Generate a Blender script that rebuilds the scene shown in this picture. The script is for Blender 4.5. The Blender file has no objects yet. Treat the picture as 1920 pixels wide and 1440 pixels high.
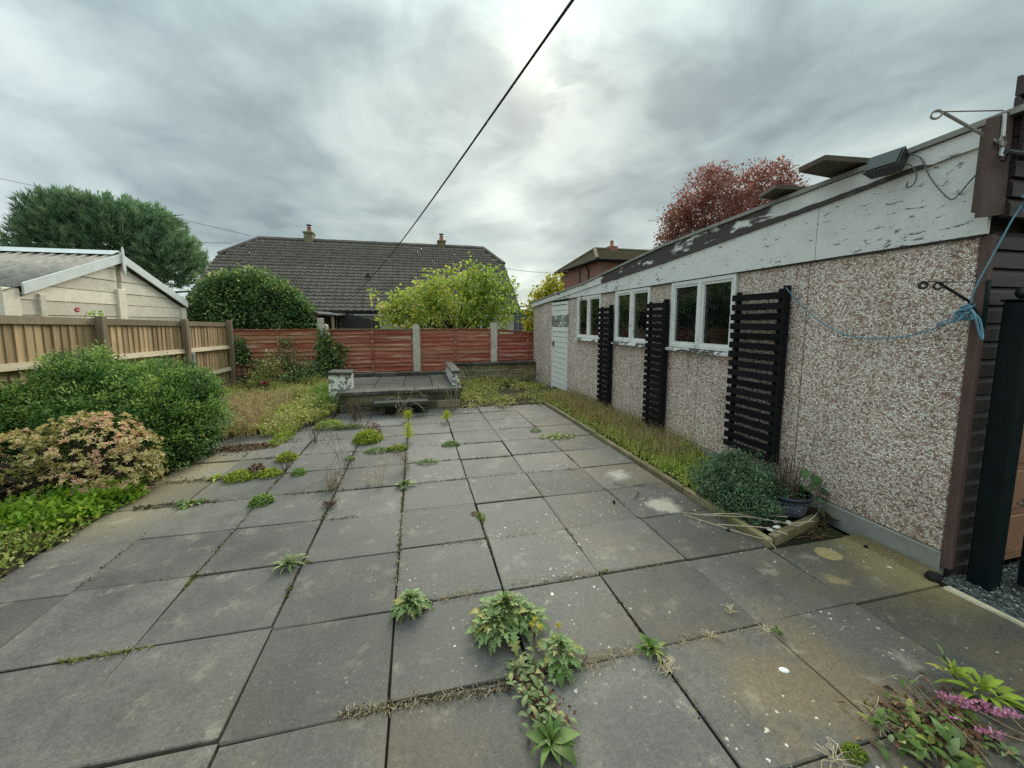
import bpy, math, random
import numpy as np
from mathutils import Vector, Matrix, Euler
from math import sin, cos, pi, radians, sqrt, atan2

random.seed(7)
RNG = np.random.default_rng(11)
C = bpy.context.scene.collection
SC = bpy.context.scene

# ------------------------------------------------------------------ camera
EYE = 1.54
cam_data = bpy.data.cameras.new('camera')
cam = bpy.data.objects.new('camera', cam_data)
C.objects.link(cam)
PIT, YAW = radians(6.298), radians(13.684)
fwd = Vector((sin(YAW)*cos(PIT), cos(YAW)*cos(PIT), -sin(PIT)))
rgt = Vector((cos(YAW), -sin(YAW), 0))
upv = rgt.cross(fwd)
M = Matrix((rgt, upv, -fwd)).transposed().to_4x4()
M.translation = Vector((0, 0, EYE))
cam.matrix_world = M
cam_data.sensor_fit = 'HORIZONTAL'
cam_data.sensor_width = 36.0
cam_data.lens = 743/1920*36
cam_data.shift_y = -34/1920
cam_data.clip_start = 0.02
cam_data.clip_end = 2000
SC.camera = cam

# ------------------------------------------------------------------ sky, sun, exposure
SUN = Vector((0.245, 0.826, 0.507)).normalized()
SUN_EL, SUN_AZ = math.asin(SUN.z), atan2(SUN.x, SUN.y)
SC.view_settings.view_transform = 'Standard'
SC.view_settings.look = 'None'
SC.view_settings.gamma = 1
SC.view_settings.exposure = 1.62
try:
    SC.view_settings.use_curve_mapping = False
except Exception:
    pass
SC.render.engine = 'CYCLES'
SC.cycles.use_denoising = False
SC.cycles.max_bounces = 6
SC.cycles.sample_clamp_indirect = 4.0
SC.cycles.transparent_max_bounces = 8
SC.cycles.caustics_reflective = False
SC.cycles.caustics_refractive = False

def nd(g, typ, ins=None, **props):
    n = g.nodes.new(typ)
    for k, v in props.items():
        setattr(n, k, v)
    for k, v in (ins or {}).items():
        s = n.inputs[k]
        if isinstance(v, bpy.types.NodeSocket):
            g.links.new(v, s)
        elif v is not None:
            if hasattr(s, 'default_value'):
                try:
                    s.default_value = v
                except Exception:
                    s.default_value = (*v, 1.0) if len(v) == 3 else v
    return n
def noise(g, vec, scale, detail=4, rough=.55, dist=0.0):
    return nd(g, 'ShaderNodeTexNoise', {'Vector': vec, 'Scale': scale, 'Detail': detail, 'Roughness': rough, 'Distortion': dist}).outputs['Fac']
def voro(g, vec, scale, feature='F1', out='Distance', rand=1.0):
    return nd(g, 'ShaderNodeTexVoronoi', {'Vector': vec, 'Scale': scale, 'Randomness': rand}, feature=feature).outputs[out]
def ramp(g, fac, stops, interp='LINEAR'):
    n = nd(g, 'ShaderNodeValToRGB', {'Fac': fac})
    r = n.color_ramp
    r.interpolation = interp
    while len(r.elements) < len(stops):
        r.elements.new(0.5)
    for e, (p, c) in zip(r.elements, stops):
        e.position = p
        e.color = (*c, 1) if hasattr(c, '__len__') else (c, c, c, 1)
    return n.outputs['Color']
def mixc(g, fac, a, b, blend='MIX'):
    n = nd(g, 'ShaderNodeMix', None, data_type='RGBA', blend_type=blend)
    for i, v in ((0, fac), (6, a), (7, b)):
        if isinstance(v, bpy.types.NodeSocket):
            g.links.new(v, n.inputs[i])
        else:
            n.inputs[i].default_value = v if i == 0 else ((*v, 1) if hasattr(v, '__len__') else (v, v, v, 1))
    return n.outputs[2]
def math_(g, op, a, b=0.0, c=None, clamp=False):
    n = nd(g, 'ShaderNodeMath', None, operation=op, use_clamp=clamp)
    for i, v in ((0, a), (1, b), (2, c)):
        if v is None: continue
        if isinstance(v, bpy.types.NodeSocket):
            g.links.new(v, n.inputs[i])
        else:
            n.inputs[i].default_value = v
    return n.outputs[0]
def vmath(g, op, a, b=(0, 0, 0), out=0):
    n = nd(g, 'ShaderNodeVectorMath', None, operation=op)
    for i, v in ((0, a), (1, b)):
        if isinstance(v, bpy.types.NodeSocket):
            g.links.new(v, n.inputs[i])
        else:
            n.inputs[i].default_value = v
    return n.outputs[out]
def sep(g, vec):
    n = nd(g, 'ShaderNodeSeparateXYZ', {0: vec})
    return n.outputs
def comb(g, x, y, z):
    return nd(g, 'ShaderNodeCombineXYZ', {0: x, 1: y, 2: z}).outputs[0]
def smooth(g, x, a, b):
    return nd(g, 'ShaderNodeMapRange', {0: x, 1: a, 2: b, 3: 0.0, 4: 1.0}, interpolation_type='SMOOTHSTEP').outputs[0]

world = bpy.data.worlds.new('World')
SC.world = world
world.use_nodes = True
W = world.node_tree
W.nodes.clear()
D = nd(W, 'ShaderNodeTexCoord').outputs['Generated']
dx, dy, dz = sep(W, D)
zc = math_(W, 'MAXIMUM', dz, 0.0)
den = math_(W, 'ADD', zc, 0.22)
pxy = comb(W, math_(W, 'DIVIDE', dx, den), math_(W, 'DIVIDE', dy, den), 0.0)
warp = vmath(W, 'SCALE', nd(W, 'ShaderNodeTexNoise', {'Vector': pxy, 'Scale': 1.3, 'Detail': 3}).outputs['Color'])
warp.node.inputs[3].default_value = 0.55
pw = vmath(W, 'ADD', pxy, warp)
pw = vmath(W, 'MULTIPLY', pw, (1.1, 0.9, 1))
n1 = noise(W, vmath(W, 'ADD', pw, (3.1, 1.7, 0)), 0.9, 7, .52)
n2 = noise(W, vmath(W, 'ADD', pw, (8.3, 4.2, 0)), 2.6, 7, .55)
cl = math_(W, 'ADD', math_(W, 'MULTIPLY', n1, .72), math_(W, 'MULTIPLY', n2, .28))
cloud = ramp(W, cl, [(.37, (.082, .104, .106)), (.45, (.130, .160, .155)), (.53, (.180, .212, .199)), (.64, (.258, .292, .264))])
# warm-green cast towards the bright part, cooler to the far left
cool = smooth(W, dx, -0.05, -0.75)
cloud = mixc(W, math_(W, 'MULTIPLY', cool, .8), cloud, (1.0, 1.0, 1.12), 'MULTIPLY')
# overcast gradient: pale strip at the horizon, darker base, brighter to the zenith
lowp = smooth(W, dz, .16, 0.0)
grad = ramp(W, dz, [(0.0, 1.4), (.07, 1.15), (.17, .93), (.30, .98), (.45, 1.14), (.62, 1.75), (.80, 2.75), (1.0, 3.5)])
cloud = mixc(W, 1.0, cloud, grad, 'MULTIPLY')
# sun glow that breaks through where the cloud is thin
sd = math_(W, 'MAXIMUM', vmath(W, 'DOT_PRODUCT', vmath(W, 'NORMALIZE', D), tuple(SUN), out=1), 0.0)
thin = smooth(W, math_(W, 'ADD', math_(W, 'MULTIPLY', n2, .7), math_(W, 'MULTIPLY', noise(W, vmath(W, 'ADD', pw, (1.1, 9.2, 0)), 6.5, 5, .6), .3)), .44, .58)
g1 = math_(W, 'POWER', sd, 26.0)
g2 = math_(W, 'POWER', sd, 330.0)
g3 = math_(W, 'POWER', sd, 1100.0)
glow = math_(W, 'ADD', math_(W, 'MULTIPLY', g1, math_(W, 'MULTIPLY_ADD', thin, .048, .004)), math_(W, 'MULTIPLY', g2, math_(W, 'MULTIPLY_ADD', thin, .12, .02)))
glow = math_(W, 'ADD', glow, math_(W, 'MULTIPLY', g3, math_(W, 'MULTIPLY_ADD', thin, .32, .14)))
glowc = mixc(W, 1.0, (1.0, .99, .78), glow, 'MULTIPLY')
cloud = mixc(W, 1.0, cloud, glowc, 'ADD')
sky = nd(W, 'ShaderNodeTexSky', None, sky_type='NISHITA', sun_disc=False, sun_elevation=SUN_EL, sun_rotation=SUN_AZ)
bg_sky = nd(W, 'ShaderNodeBackground', {'Color': sky.outputs[0], 'Strength': 0.06})
bg_cl = nd(W, 'ShaderNodeBackground', {'Color': cloud, 'Strength': 1.0})
cover = nd(W, 'ShaderNodeMixShader', {0: 0.93, 1: bg_sky.outputs[0], 2: bg_cl.outputs[0]})
wo = nd(W, 'ShaderNodeOutputWorld')
W.links.new(cover.outputs[0], wo.inputs[0])

sun_l = bpy.data.lights.new('sun', 'SUN')
sun_l.energy = 1.35
sun_l.angle = radians(32)
sun_l.color = (1.0, .94, .82)
sun_o = bpy.data.objects.new('sun', sun_l)
C.objects.link(sun_o)
sun_o.rotation_euler = (-SUN).to_track_quat('-Z', 'Y').to_euler()
sun_o.location = (0, 0, 30)

# ------------------------------------------------------------------ material helpers
class Mat:
    def __init__(s, name):
        s.m = bpy.data.materials.new(name)
        s.m.use_nodes = True
        s.g = s.m.node_tree
        s.g.nodes.clear()
        s.out = s.g.nodes.new('ShaderNodeOutputMaterial')
        s.b = s.g.nodes.new('ShaderNodeBsdfPrincipled')
        s.g.links.new(s.b.outputs[0], s.out.inputs[0])
        s.pos = nd(s.g, 'ShaderNodeNewGeometry').outputs['Position']
        s.obj = nd(s.g, 'ShaderNodeTexCoord').outputs['Object']
        s.rnd = nd(s.g, 'ShaderNodeObjectInfo').outputs['Random']
    def off(s, vec=None):               # object coordinates shifted per object so copies differ
        return vmath(s.g, 'ADD', vec or s.obj, comb(s.g, math_(s.g, 'MULTIPLY', s.rnd, 37.0), math_(s.g, 'MULTIPLY', s.rnd, 71.0), math_(s.g, 'MULTIPLY', s.rnd, 13.0)))
    def set(s, color=None, rough=None, spec=None, bump=None, bstr=.3, bdist=.01, metal=None):
        for k, v in (('Base Color', color), ('Roughness', rough), ('Specular IOR Level', spec), ('Metallic', metal)):
            if v is None: continue
            if isinstance(v, bpy.types.NodeSocket):
                s.g.links.new(v, s.b.inputs[k])
            else:
                s.b.inputs[k].default_value = (*v, 1) if hasattr(v, '__len__') else v
        if bump is not None:
            bn = nd(s.g, 'ShaderNodeBump', {'Height': bump, 'Strength': bstr, 'Distance': bdist})
            s.g.links.new(bn.outputs[0], s.b.inputs['Normal'])
        return s.m

def stretch(g, vec, s):
    return vmath(g, 'MULTIPLY', vec, s)

def m_plain(name, col, rough=.6, var=.25, scale=18, spec=.3, metal=None, bstr=.15):
    a = Mat(name)
    v = a.off()
    n = noise(a.g, v, scale, 5)
    n2_ = noise(a.g, v, scale*7, 3)
    k = math_(a.g, 'ADD', math_(a.g, 'MULTIPLY', n, .7), math_(a.g, 'MULTIPLY', n2_, .3))
    c = ramp(a.g, k, [(.3, tuple(x*(1-var) for x in col)), (.7, tuple(min(1, x*(1+var)) for x in col))])
    return a.set(c, rough, spec, k, bstr, .004, metal)

def m_wood(name, dark, mid, light, axis=(40, 40, 2), rough=.75, rv=.25, bstr=.3, world_wear=None, spec=.2):
    a = Mat(name)
    g = a.g
    v = a.off()
    sv = stretch(g, v, axis)
    n = noise(g, sv, 1.0, 6, .65, .4)
    n2_ = noise(g, sv, 3.5, 4, .6)
    k = math_(g, 'ADD', math_(g, 'MULTIPLY', n, .7), math_(g, 'MULTIPLY', n2_, .3))
    c = ramp(g, k, [(.25, dark), (.5, mid), (.78, light)])
    blot = noise(g, v, 3.0, 4)
    c = mixc(g, math_(g, 'MULTIPLY', smooth(g, blot, .5, .75), .35), c, tuple(x*.6 for x in mid))
    t = math_(g, 'MULTIPLY_ADD', a.rnd, rv*2, 1-rv)
    c = mixc(g, 1.0, c, comb(g, t, t, t), 'MULTIPLY')
    return a.set(c, rough, spec, k, bstr, .004)

def m_leaf(name, stops, rough=.5, spec=.25, trans=.3, varnoise=.0):
    a = Mat(name)
    g = a.g
    var = nd(g, 'ShaderNodeAttribute', None, attribute_name='var').outputs['Fac']
    c = ramp(g, var, stops)
    nn = noise(g, a.pos, 60, 2)
    t = math_(g, 'MULTIPLY_ADD', nn, .5, .75)
    c = mixc(g, 1.0, c, comb(g, t, t, t), 'MULTIPLY')
    a.set(c, rough, spec)
    tr = nd(g, 'ShaderNodeBsdfTranslucent', {'Color': mixc(g, .5, c, (1, 1, .5), 'MULTIPLY')})
    mx = nd(g, 'ShaderNodeMixShader', {0: trans, 1: a.b.outputs[0], 2: tr.outputs[0]})
    g.links.new(mx.outputs[0], a.out.inputs[0])
    return a.m

def m_single_leaf(name, dark, light, edge=None, rough=.45, trans=.25):   # for leaves that are objects of their own
    a = Mat(name)
    g = a.g
    x, y, z = sep(g, a.obj)
    n = noise(g, a.off(stretch(g, a.obj, (30, 60, 30))), 1.0, 4)
    c = mixc(g, n, dark, light)
    rib = smooth(g, math_(g, 'ABSOLUTE', y), .0035, .0)
    c = mixc(g, math_(g, 'MULTIPLY', rib, .45), c, tuple(min(1, q*1.8+.03) for q in light))
    t = math_(g, 'MULTIPLY_ADD', a.rnd, .7, .65)
    c = mixc(g, 1.0, c, comb(g, t, t, math_(g, 'MULTIPLY', t, .9)), 'MULTIPLY')
    if edge:
        c = mixc(g, smooth(g, a.rnd, .8, .95), c, edge)
    a.set(c, rough, .3, n, .4, .004)
    tr = nd(g, 'ShaderNodeBsdfTranslucent', {'Color': c})
    mx = nd(g, 'ShaderNodeMixShader', {0: trans, 1: a.b.outputs[0], 2: tr.outputs[0]})
    g.links.new(mx.outputs[0], a.out.inputs[0])
    return a.m

# ------------------------------------------------------------------ mesh helpers
def tag(o, label=None, cat=None, group=None, kind=None):
    if label: o['label'] = label
    if cat: o['category'] = cat
    if group: o['group'] = group
    if kind: o['kind'] = kind
    return o
def thing(name, label, cat, loc=(0, 0, 0), group=None):
    o = bpy.data.objects.new(name, None)
    o.empty_display_size = .1
    C.objects.link(o)
    o.location = loc
    return tag(o, label, cat, group)
def wloc(o):
    v = Vector((0, 0, 0))
    while o is not None:
        v = v + o.location
        o = o.parent
    return v
def link(name, me, parent=None, loc=None, rot=None, scale=None):
    o = bpy.data.objects.new(name, me)
    C.objects.link(o)
    o.parent = parent
    if loc is not None: o.location = loc
    if rot is not None: o.rotation_euler = rot
    if scale is not None: o.scale = scale
    return o

class MB:
    def __init__(s):
        s.v, s.f = [], []
    def add(s, vs, fs):
        k = len(s.v)
        s.v += [tuple(p) for p in vs]
        s.f += [tuple(i+k for i in f) for f in fs]
        return s
    def hexa(s, p):   # 8 corners: bottom 4 ccw, top 4 ccw
        return s.add(p, [(3, 2, 1, 0), (4, 5, 6, 7), (0, 1, 5, 4), (1, 2, 6, 5), (2, 3, 7, 6), (3, 0, 4, 7)])
    def box(s, x0, y0, z0, x1, y1, z1):
        return s.hexa([(x0, y0, z0), (x1, y0, z0), (x1, y1, z0), (x0, y1, z0), (x0, y0, z1), (x1, y0, z1), (x1, y1, z1), (x0, y1, z1)])
    def cbox(s, x0, y0, z0, x1, y1, z1, c=.004):   # box with chamfered edges
        X, Y, Z = (x0, x1), (y0, y1), (z0, z1)
        vs = []; idx = {}
        for i in (0, 1):
            for j in (0, 1):
                for k in (0, 1):
                    si, sj, sk = (1-2*i), (1-2*j), (1-2*k)
                    for ax, d in ((0, (0, c*sj, c*sk)), (1, (c*si, 0, c*sk)), (2, (c*si, c*sj, 0))):
                        idx[(i, j, k, ax)] = len(vs)
                        vs.append((X[i]+d[0], Y[j]+d[1], Z[k]+d[2]))
        q = lambda *a: tuple(idx[t] for t in a)
        fs = [q((0,0,0,0),(0,0,1,0),(0,1,1,0),(0,1,0,0)), q((1,0,0,0),(1,1,0,0),(1,1,1,0),(1,0,1,0)),
              q((0,0,0,1),(1,0,0,1),(1,0,1,1),(0,0,1,1)), q((0,1,0,1),(0,1,1,1),(1,1,1,1),(1,1,0,1)),
              q((0,0,0,2),(0,1,0,2),(1,1,0,2),(1,0,0,2)), q((0,0,1,2),(1,0,1,2),(1,1,1,2),(0,1,1,2))]
        for i in (0, 1):
            for j in (0, 1):
                fs.append(q((i,j,0,0),(i,j,1,0),(i,j,1,1),(i,j,0,1)))
                fs.append(q((i,0,j,0),(i,1,j,0),(i,1,j,2),(i,0,j,2)))
                fs.append(q((0,i,j,1),(1,i,j,1),(1,i,j,2),(0,i,j,2)))
        for i in (0, 1):
            for j in (0, 1):
                for k in (0, 1):
                    fs.append(q((i,j,k,0),(i,j,k,1),(i,j,k,2)))
        return s.add(vs, fs)
    def prism(s, poly, ext):          # planar polygon extruded along a vector
        n = len(poly)
        e = Vector(ext)
        a = [Vector(p) for p in poly]
        s.add(a + [p+e for p in a], [tuple(range(n-1, -1, -1)), tuple(range(n, 2*n))] + [(i, (i+1) % n, n+(i+1) % n, n+i) for i in range(n)])
        return s
    def tube(s, pts, r, n=6, cap=True):
        pts = [Vector(p) for p in pts]
        R = r if hasattr(r, '__len__') else [r]*len(pts)
        base = len(s.v)
        t0 = None
        for i, p in enumerate(pts):
            t = (pts[min(i+1, len(pts)-1)] - pts[max(i-1, 0)])
            t = t.normalized() if t.length > 1e-9 else Vector((0, 0, 1))
            if t0 is None:
                u = t.orthogonal().normalized()
            else:
                u = (u - t*u.dot(t))
                u = u.normalized() if u.length > 1e-6 else t.orthogonal().normalized()
            t0 = t
            w = t.cross(u)
            for k in range(n):
                a = 2*pi*k/n
                s.v.append(tuple(p + (u*cos(a)+w*sin(a))*R[i]))
        for i in range(len(pts)-1):
            for k in range(n):
                a, b = base+i*n+k, base+i*n+(k+1) % n
                s.f.append((a, b, b+n, a+n))
        if cap:
            s.f.append(tuple(base+k for k in range(n-1, -1, -1)))
            s.f.append(tuple(base+(len(pts)-1)*n+k for k in range(n)))
        return s
    def lathe(s, c, prof, n=20):
        base = len(s.v)
        for r, z in prof:
            for k in range(n):
                a = 2*pi*k/n
                s.v.append((c[0]+r*cos(a), c[1]+r*sin(a), c[2]+z))
        for i in range(len(prof)-1):
            for k in range(n):
                a, b = base+i*n+k, base+i*n+(k+1) % n
                s.f.append((a, b, b+n, a+n))
        return s
    def mesh(s, name, m, smooth=False, off=(0, 0, 0)):
        me = bpy.data.meshes.new(name)
        me.from_pydata([(x-off[0], y-off[1], z-off[2]) for x, y, z in s.v], [], s.f)
        if m: me.materials.append(m)
        if smooth:
            me.polygons.foreach_set('use_smooth', [True]*len(me.polygons))
        me.update()
        return me
    def build(s, name, m, parent=None, smooth=False, org=None):
        w = wloc(parent) if parent is not None else Vector(org or (0, 0, 0))
        o = link(name, s.mesh(name, m, smooth, w), parent)
        if parent is None and org: o.location = org
        return o
    def piece(s, name, m, parent, smooth=False):      # child with its own origin at its centre
        c = Vector([(min(q[i] for q in s.v)+max(q[i] for q in s.v))/2 for i in range(3)])
        o = link(name, s.mesh(name, m, smooth, c), parent)
        o.location = c - wloc(parent)
        return o

def np_mesh(name, V, F, m, var=None, smooth=False):
    V = np.asarray(V, dtype=np.float32)
    me = bpy.data.meshes.new(name)
    me.vertices.add(len(V))
    me.vertices.foreach_set('co', V.ravel())
    Fs = F if isinstance(F, (list, tuple)) else [F]
    loops = np.concatenate([f.ravel() for f in Fs]).astype(np.int32)
    tot = np.concatenate([np.full(len(f), f.shape[1], dtype=np.int32) for f in Fs])
    st = np.concatenate([[0], np.cumsum(tot)[:-1]]).astype(np.int32)
    me.loops.add(len(loops))
    me.loops.foreach_set('vertex_index', loops)
    me.polygons.add(len(tot))
    me.polygons.foreach_set('loop_start', st)
    me.polygons.foreach_set('loop_total', tot)
    if smooth:
        me.polygons.foreach_set('use_smooth', np.ones(len(tot), dtype=bool))
    if var is not None:
        at = me.attributes.new('var', 'FLOAT', 'POINT')
        at.data.foreach_set('value', np.asarray(var, dtype=np.float32))
    if m: me.materials.append(m)
    me.update(calc_edges=True)
    me.validate()
    return me

def unit(a):
    return a/np.maximum(np.linalg.norm(a, axis=1, keepdims=True), 1e-9)
def rdir(n):
    return unit(RNG.normal(size=(n, 3)))

def leaf_quads(P, T, N, L, Wd, fold=.18, droop=.15):
    """one folded quad per leaf: base, left, tip, right"""
    n = len(P)
    T = unit(T); S = unit(np.cross(T, N)); U = np.cross(S, T)
    L = np.broadcast_to(np.asarray(L), (n,))[:, None]; Wd = np.broadcast_to(np.asarray(Wd), (n,))[:, None]
    mid = P + T*L*.48
    V = np.empty((n, 4, 3), dtype=np.float32)
    V[:, 0] = P
    V[:, 1] = mid + S*Wd*.5 + U*Wd*fold
    V[:, 2] = P + T*L - U*L*droop
    V[:, 3] = mid - S*Wd*.5 + U*Wd*fold
    F = np.arange(n*4, dtype=np.int32).reshape(n, 4)
    return V.reshape(-1, 3), F

def blob_points(blobs, n, shell=(.72, 1.03), upbias=.0, zmin=None):
    """clump centres near the surface of a union of ellipsoids, with outward directions"""
    w = np.array([b[1][0]*b[1][1]+b[1][1]*b[1][2]+b[1][0]*b[1][2] for b in blobs]); w = w/w.sum()
    P = []; O = []
    tries = 0
    need = n
    while need > 0 and tries < 12:
        k = int(need*1.6)+20
        bi = RNG.choice(len(blobs), k, p=w)
        d = rdir(k); d[:, 2] += upbias; d = unit(d)
        c = np.array([b[0] for b in blobs])[bi]; r = np.array([b[1] for b in blobs])[bi]
        q = RNG.uniform(shell[0], shell[1], (k, 1))
        p = c + d*r*q
        ok = np.ones(k, bool)
        for j, b in enumerate(blobs):
            dd = (((p-np.array(b[0]))/np.array(b[1]))**2).sum(1)
            ok &= ~((dd < (shell[0]*.92)**2) & (bi != j))
        if zmin is not None: ok &= p[:, 2] > zmin
        P.append(p[ok]); O.append(unit(d/r)[ok])
        need -= ok.sum(); tries += 1
    return np.concatenate(P)[:n], np.concatenate(O)[:n]

def foliage(blobs, clumps, per, cr, L, Wd, shell=(.72, 1.03), up=.35, outw=.8, rnd=.7, upbias=0., zmin=None, vspread=.22, fold=.18, droop=.15, vfun=None):
    P, O = blob_points(blobs, clumps, shell, upbias, zmin)
    n = len(P)*per
    cv = RNG.uniform(.15, .85, len(P))
    if vfun is not None: cv = vfun(P, cv)
    Pc = np.repeat(P, per, 0); Oc = np.repeat(O, per, 0)
    off = RNG.normal(size=(n, 3))*cr*.55
    Pl = Pc + off
    if zmin is not None: Pl[:, 2] = np.maximum(Pl[:, 2], zmin)
    T = Oc*outw + unit(off)*.6 + rdir(n)*rnd + np.array([0, 0, up*.5])
    N = Oc*.6 + np.array([0, 0, up+.3]) + rdir(n)*.45
    Ls = L*RNG.uniform(.6, 1.25, n); Ws = Wd*RNG.uniform(.7, 1.2, n)
    V, F = leaf_quads(Pl, T, N, Ls, Ws, fold, droop)
    var = np.clip(np.repeat(cv, per) + RNG.normal(size=n)*vspread, 0, 1)
    return V, F, np.repeat(var, 4)

def blades(P, H, Wd, lean=.35, dirs=None):
    """curved grass blades: two segments, 5 vertices"""
    n = len(P)
    a = RNG.uniform(0, 2*pi, n)
    d = np.stack([np.cos(a), np.sin(a), np.zeros(n)], 1) if dirs is None else dirs
    s = np.stack([-d[:, 1], d[:, 0], np.zeros(n)], 1)
    H = np.broadcast_to(np.asarray(H), (n,))[:, None]; Wd = np.broadcast_to(np.asarray(Wd), (n,))[:, None]
    ln = RNG.uniform(.2, 1.0, (n, 1))*lean
    z = np.array([0, 0, 1.0])
    mid = P + z*H*.6 + d*H*ln*.35
    tip = P + z*H*(1-ln*.35) + d*H*ln*1.1
    V = np.stack([P - s*Wd*.5, P + s*Wd*.5, mid - s*Wd*.4, mid + s*Wd*.4, tip], 1)
    b = np.arange(n)[:, None]*5
    return V.reshape(-1, 3), [np.concatenate([b, b+1, b+3, b+2], 1), np.concatenate([b+2, b+3, b+4], 1)]

def joinV(parts):
    """merge (V, F or [F..], var) triples"""
    Vs, Fd, vs, k = [], {}, [], 0
    for V, F, va in parts:
        for f in (F if isinstance(F, list) else [F]):
            Fd.setdefault(f.shape[1], []).append(f + k)
        Vs.append(V); vs.append(va); k += len(V)
    return np.concatenate(Vs), [np.concatenate(x) for x in Fd.values()], np.concatenate(vs)

def limbs(root, base, h, r, nb, spread, name='trunk', m=None, topf=.55, seed=0, lean=(0, 0)):
    rr = random.Random(seed)
    b = MB()
    bx, by, bz = base
    pts = [(bx + lean[0]*t + rr.uniform(-.03, .03)*h*t*.5, by + lean[1]*t, bz + h*t) for t in (0, .25, .5, .75, 1)]
    b.tube(pts, [r, r*.85, r*.65, r*.45, r*.2], 8)
    for i in range(nb):
        t = rr.uniform(.3, .95)
        p0 = Vector(pts[0]).lerp(Vector(pts[-1]), t)
        a = rr.uniform(0, 2*pi)
        L = spread*rr.uniform(.5, 1)
        p1 = p0 + Vector((cos(a)*L*.5, sin(a)*L*.5, L*.3))
        p2 = p0 + Vector((cos(a)*L, sin(a)*L, L*topf))
        q = r*(1-t*.7)*.5
        b.tube([p0, p1, p2], [q, q*.65, q*.25], 5)
    return b.build(name, m, root, smooth=True)

# ------------------------------------------------------------------ materials
def m_slab():
    a = Mat('paving')
    g = a.g
    px, py, pz = sep(g, a.pos)
    big = noise(g, a.pos, .55, 4, .55)
    mid = noise(g, a.pos, 3.2, 6, .6, .3)
    fine = noise(g, a.pos, 125, 4, .75)
    grit = noise(g, a.pos, 42, 5, .75)
    k = math_(g, 'ADD', math_(g, 'MULTIPLY', big, .45), math_(g, 'MULTIPLY', mid, .55))
    c = ramp(g, k, [(.28, (.048, .047, .044)), (.45, (.086, .084, .077)), (.58, (.124, .119, .107)), (.74, (.20, .186, .155))])
    # brown algae film, more to the right and close to the house
    br = math_(g, 'ADD', smooth(g, px, .2, 2.6), smooth(g, py, 2.0, 1.0))
    br = math_(g, 'MULTIPLY', br, smooth(g, noise(g, a.pos, 1.3, 5, .6), .42, .62))
    c = mixc(g, math_(g, 'MULTIPLY', br, .65), c, (.165, .128, .078))
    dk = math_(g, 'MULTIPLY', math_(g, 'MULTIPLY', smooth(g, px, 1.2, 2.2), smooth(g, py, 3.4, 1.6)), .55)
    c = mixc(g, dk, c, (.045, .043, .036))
    # ochre silt film along the planted bed at the left
    oc = math_(g, 'MULTIPLY', smooth(g, math_(g, 'ADD', px, math_(g, 'MULTIPLY', mid, .8)), -1.25, -1.95), smooth(g, math_(g, 'ABSOLUTE', math_(g, 'SUBTRACT', py, 4.4)), 1.4, .5))
    c = mixc(g, math_(g, 'MULTIPLY', oc, .75), c, (.25, .205, .125))
    # yellowish run-off at the garage corner
    gc = math_(g, 'MULTIPLY', smooth(g, math_(g, 'ADD', px, math_(g, 'MULTIPLY', mid, .5)), 2.75, 3.2), smooth(g, math_(g, 'ABSOLUTE', math_(g, 'SUBTRACT', py, 1.75)), .6, .25))
    c = mixc(g, math_(g, 'MULTIPLY', gc, .7), c, (.24, .19, .085))
    # pale blotches and lichen dots
    bl = smooth(g, noise(g, a.pos, 5.5, 6, .6), .56, .72)
    c = mixc(g, math_(g, 'MULTIPLY', bl, .45), c, (.27, .245, .185))
    lm = math_(g, 'MULTIPLY', smooth(g, noise(g, a.pos, 1.6, 4), .46, .60), smooth(g, px, -1.2, .6))
    for sc, th in ((11, .13), (19, .17), (38, .26)):
        vv = vmath(g, 'ADD', a.pos, vmath(g, 'SCALE', nd(g, 'ShaderNodeTexNoise', {'Vector': a.pos, 'Scale': sc*2.2}).outputs['Color']))
        vv.node.inputs[0].default_value = (0, 0, 0)
        vn = vv.node.inputs[1].links[0].from_node
        vn.inputs[3].default_value = .014
        cell = nd(g, 'ShaderNodeTexVoronoi', {'Vector': vv, 'Scale': sc})
        pick = smooth(g, sep(g, cell.outputs['Color'])[0], .62, .70)
        rad = math_(g, 'MULTIPLY', sep(g, cell.outputs['Color'])[1], th)
        dot = smooth(g, math_(g, 'SUBTRACT', cell.outputs['Distance'], rad), .03, -.03)
        c = mixc(g, math_(g, 'MULTIPLY', math_(g, 'MULTIPLY', dot, pick), math_(g, 'MULTIPLY_ADD', lm, .85, .06)), c, (.56, .54, .45))
    # three marks with a shape of their own: two worn cement patches and a pot ring
    wob = vmath(g, 'ADD', a.pos, vmath(g, 'SCALE', nd(g, 'ShaderNodeTexNoise', {'Vector': a.pos, 'Scale': 9, 'Detail': 6}).outputs['Color']))
    wob.node.inputs[1].links[0].from_node.inputs[3].default_value = .26
    for (cx, cy, r, col, soft) in ((2.00, 2.81, .12, (.46, .44, .36), .06), (1.985, 3.54, .10, (.36, .35, .30), .05), (2.60, 1.985, .075, (.33, .255, .12), .008), (2.42, 1.70, .05, (.23, .18, .09), .03)):
        w = wob if soft > .01 else a.pos
        dd = vmath(g, 'DISTANCE', vmath(g, 'MULTIPLY', w, (1, 1.0, 0)), (cx+(.13 if soft > .01 else .045), cy+(.13 if soft > .01 else -.06), 0), out=1)
        c = mixc(g, math_(g, 'MULTIPLY', smooth(g, dd, r+soft, r-soft), .72), c, col)
    sp = math_(g, 'ADD', math_(g, 'MULTIPLY_ADD', fine, 1.5, -.28), math_(g, 'MULTIPLY', grit, 1.05))
    c = mixc(g, 1.0, c, comb(g, sp, sp, sp), 'MULTIPLY')
    t = math_(g, 'MULTIPLY_ADD', a.rnd, .46, .77)
    c = mixc(g, 1.0, c, comb(g, t, t, math_(g, 'MULTIPLY', t, .99)), 'MULTIPLY')
    rg = ramp(g, mid, [(.3, .62), (.7, .80)])
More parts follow.
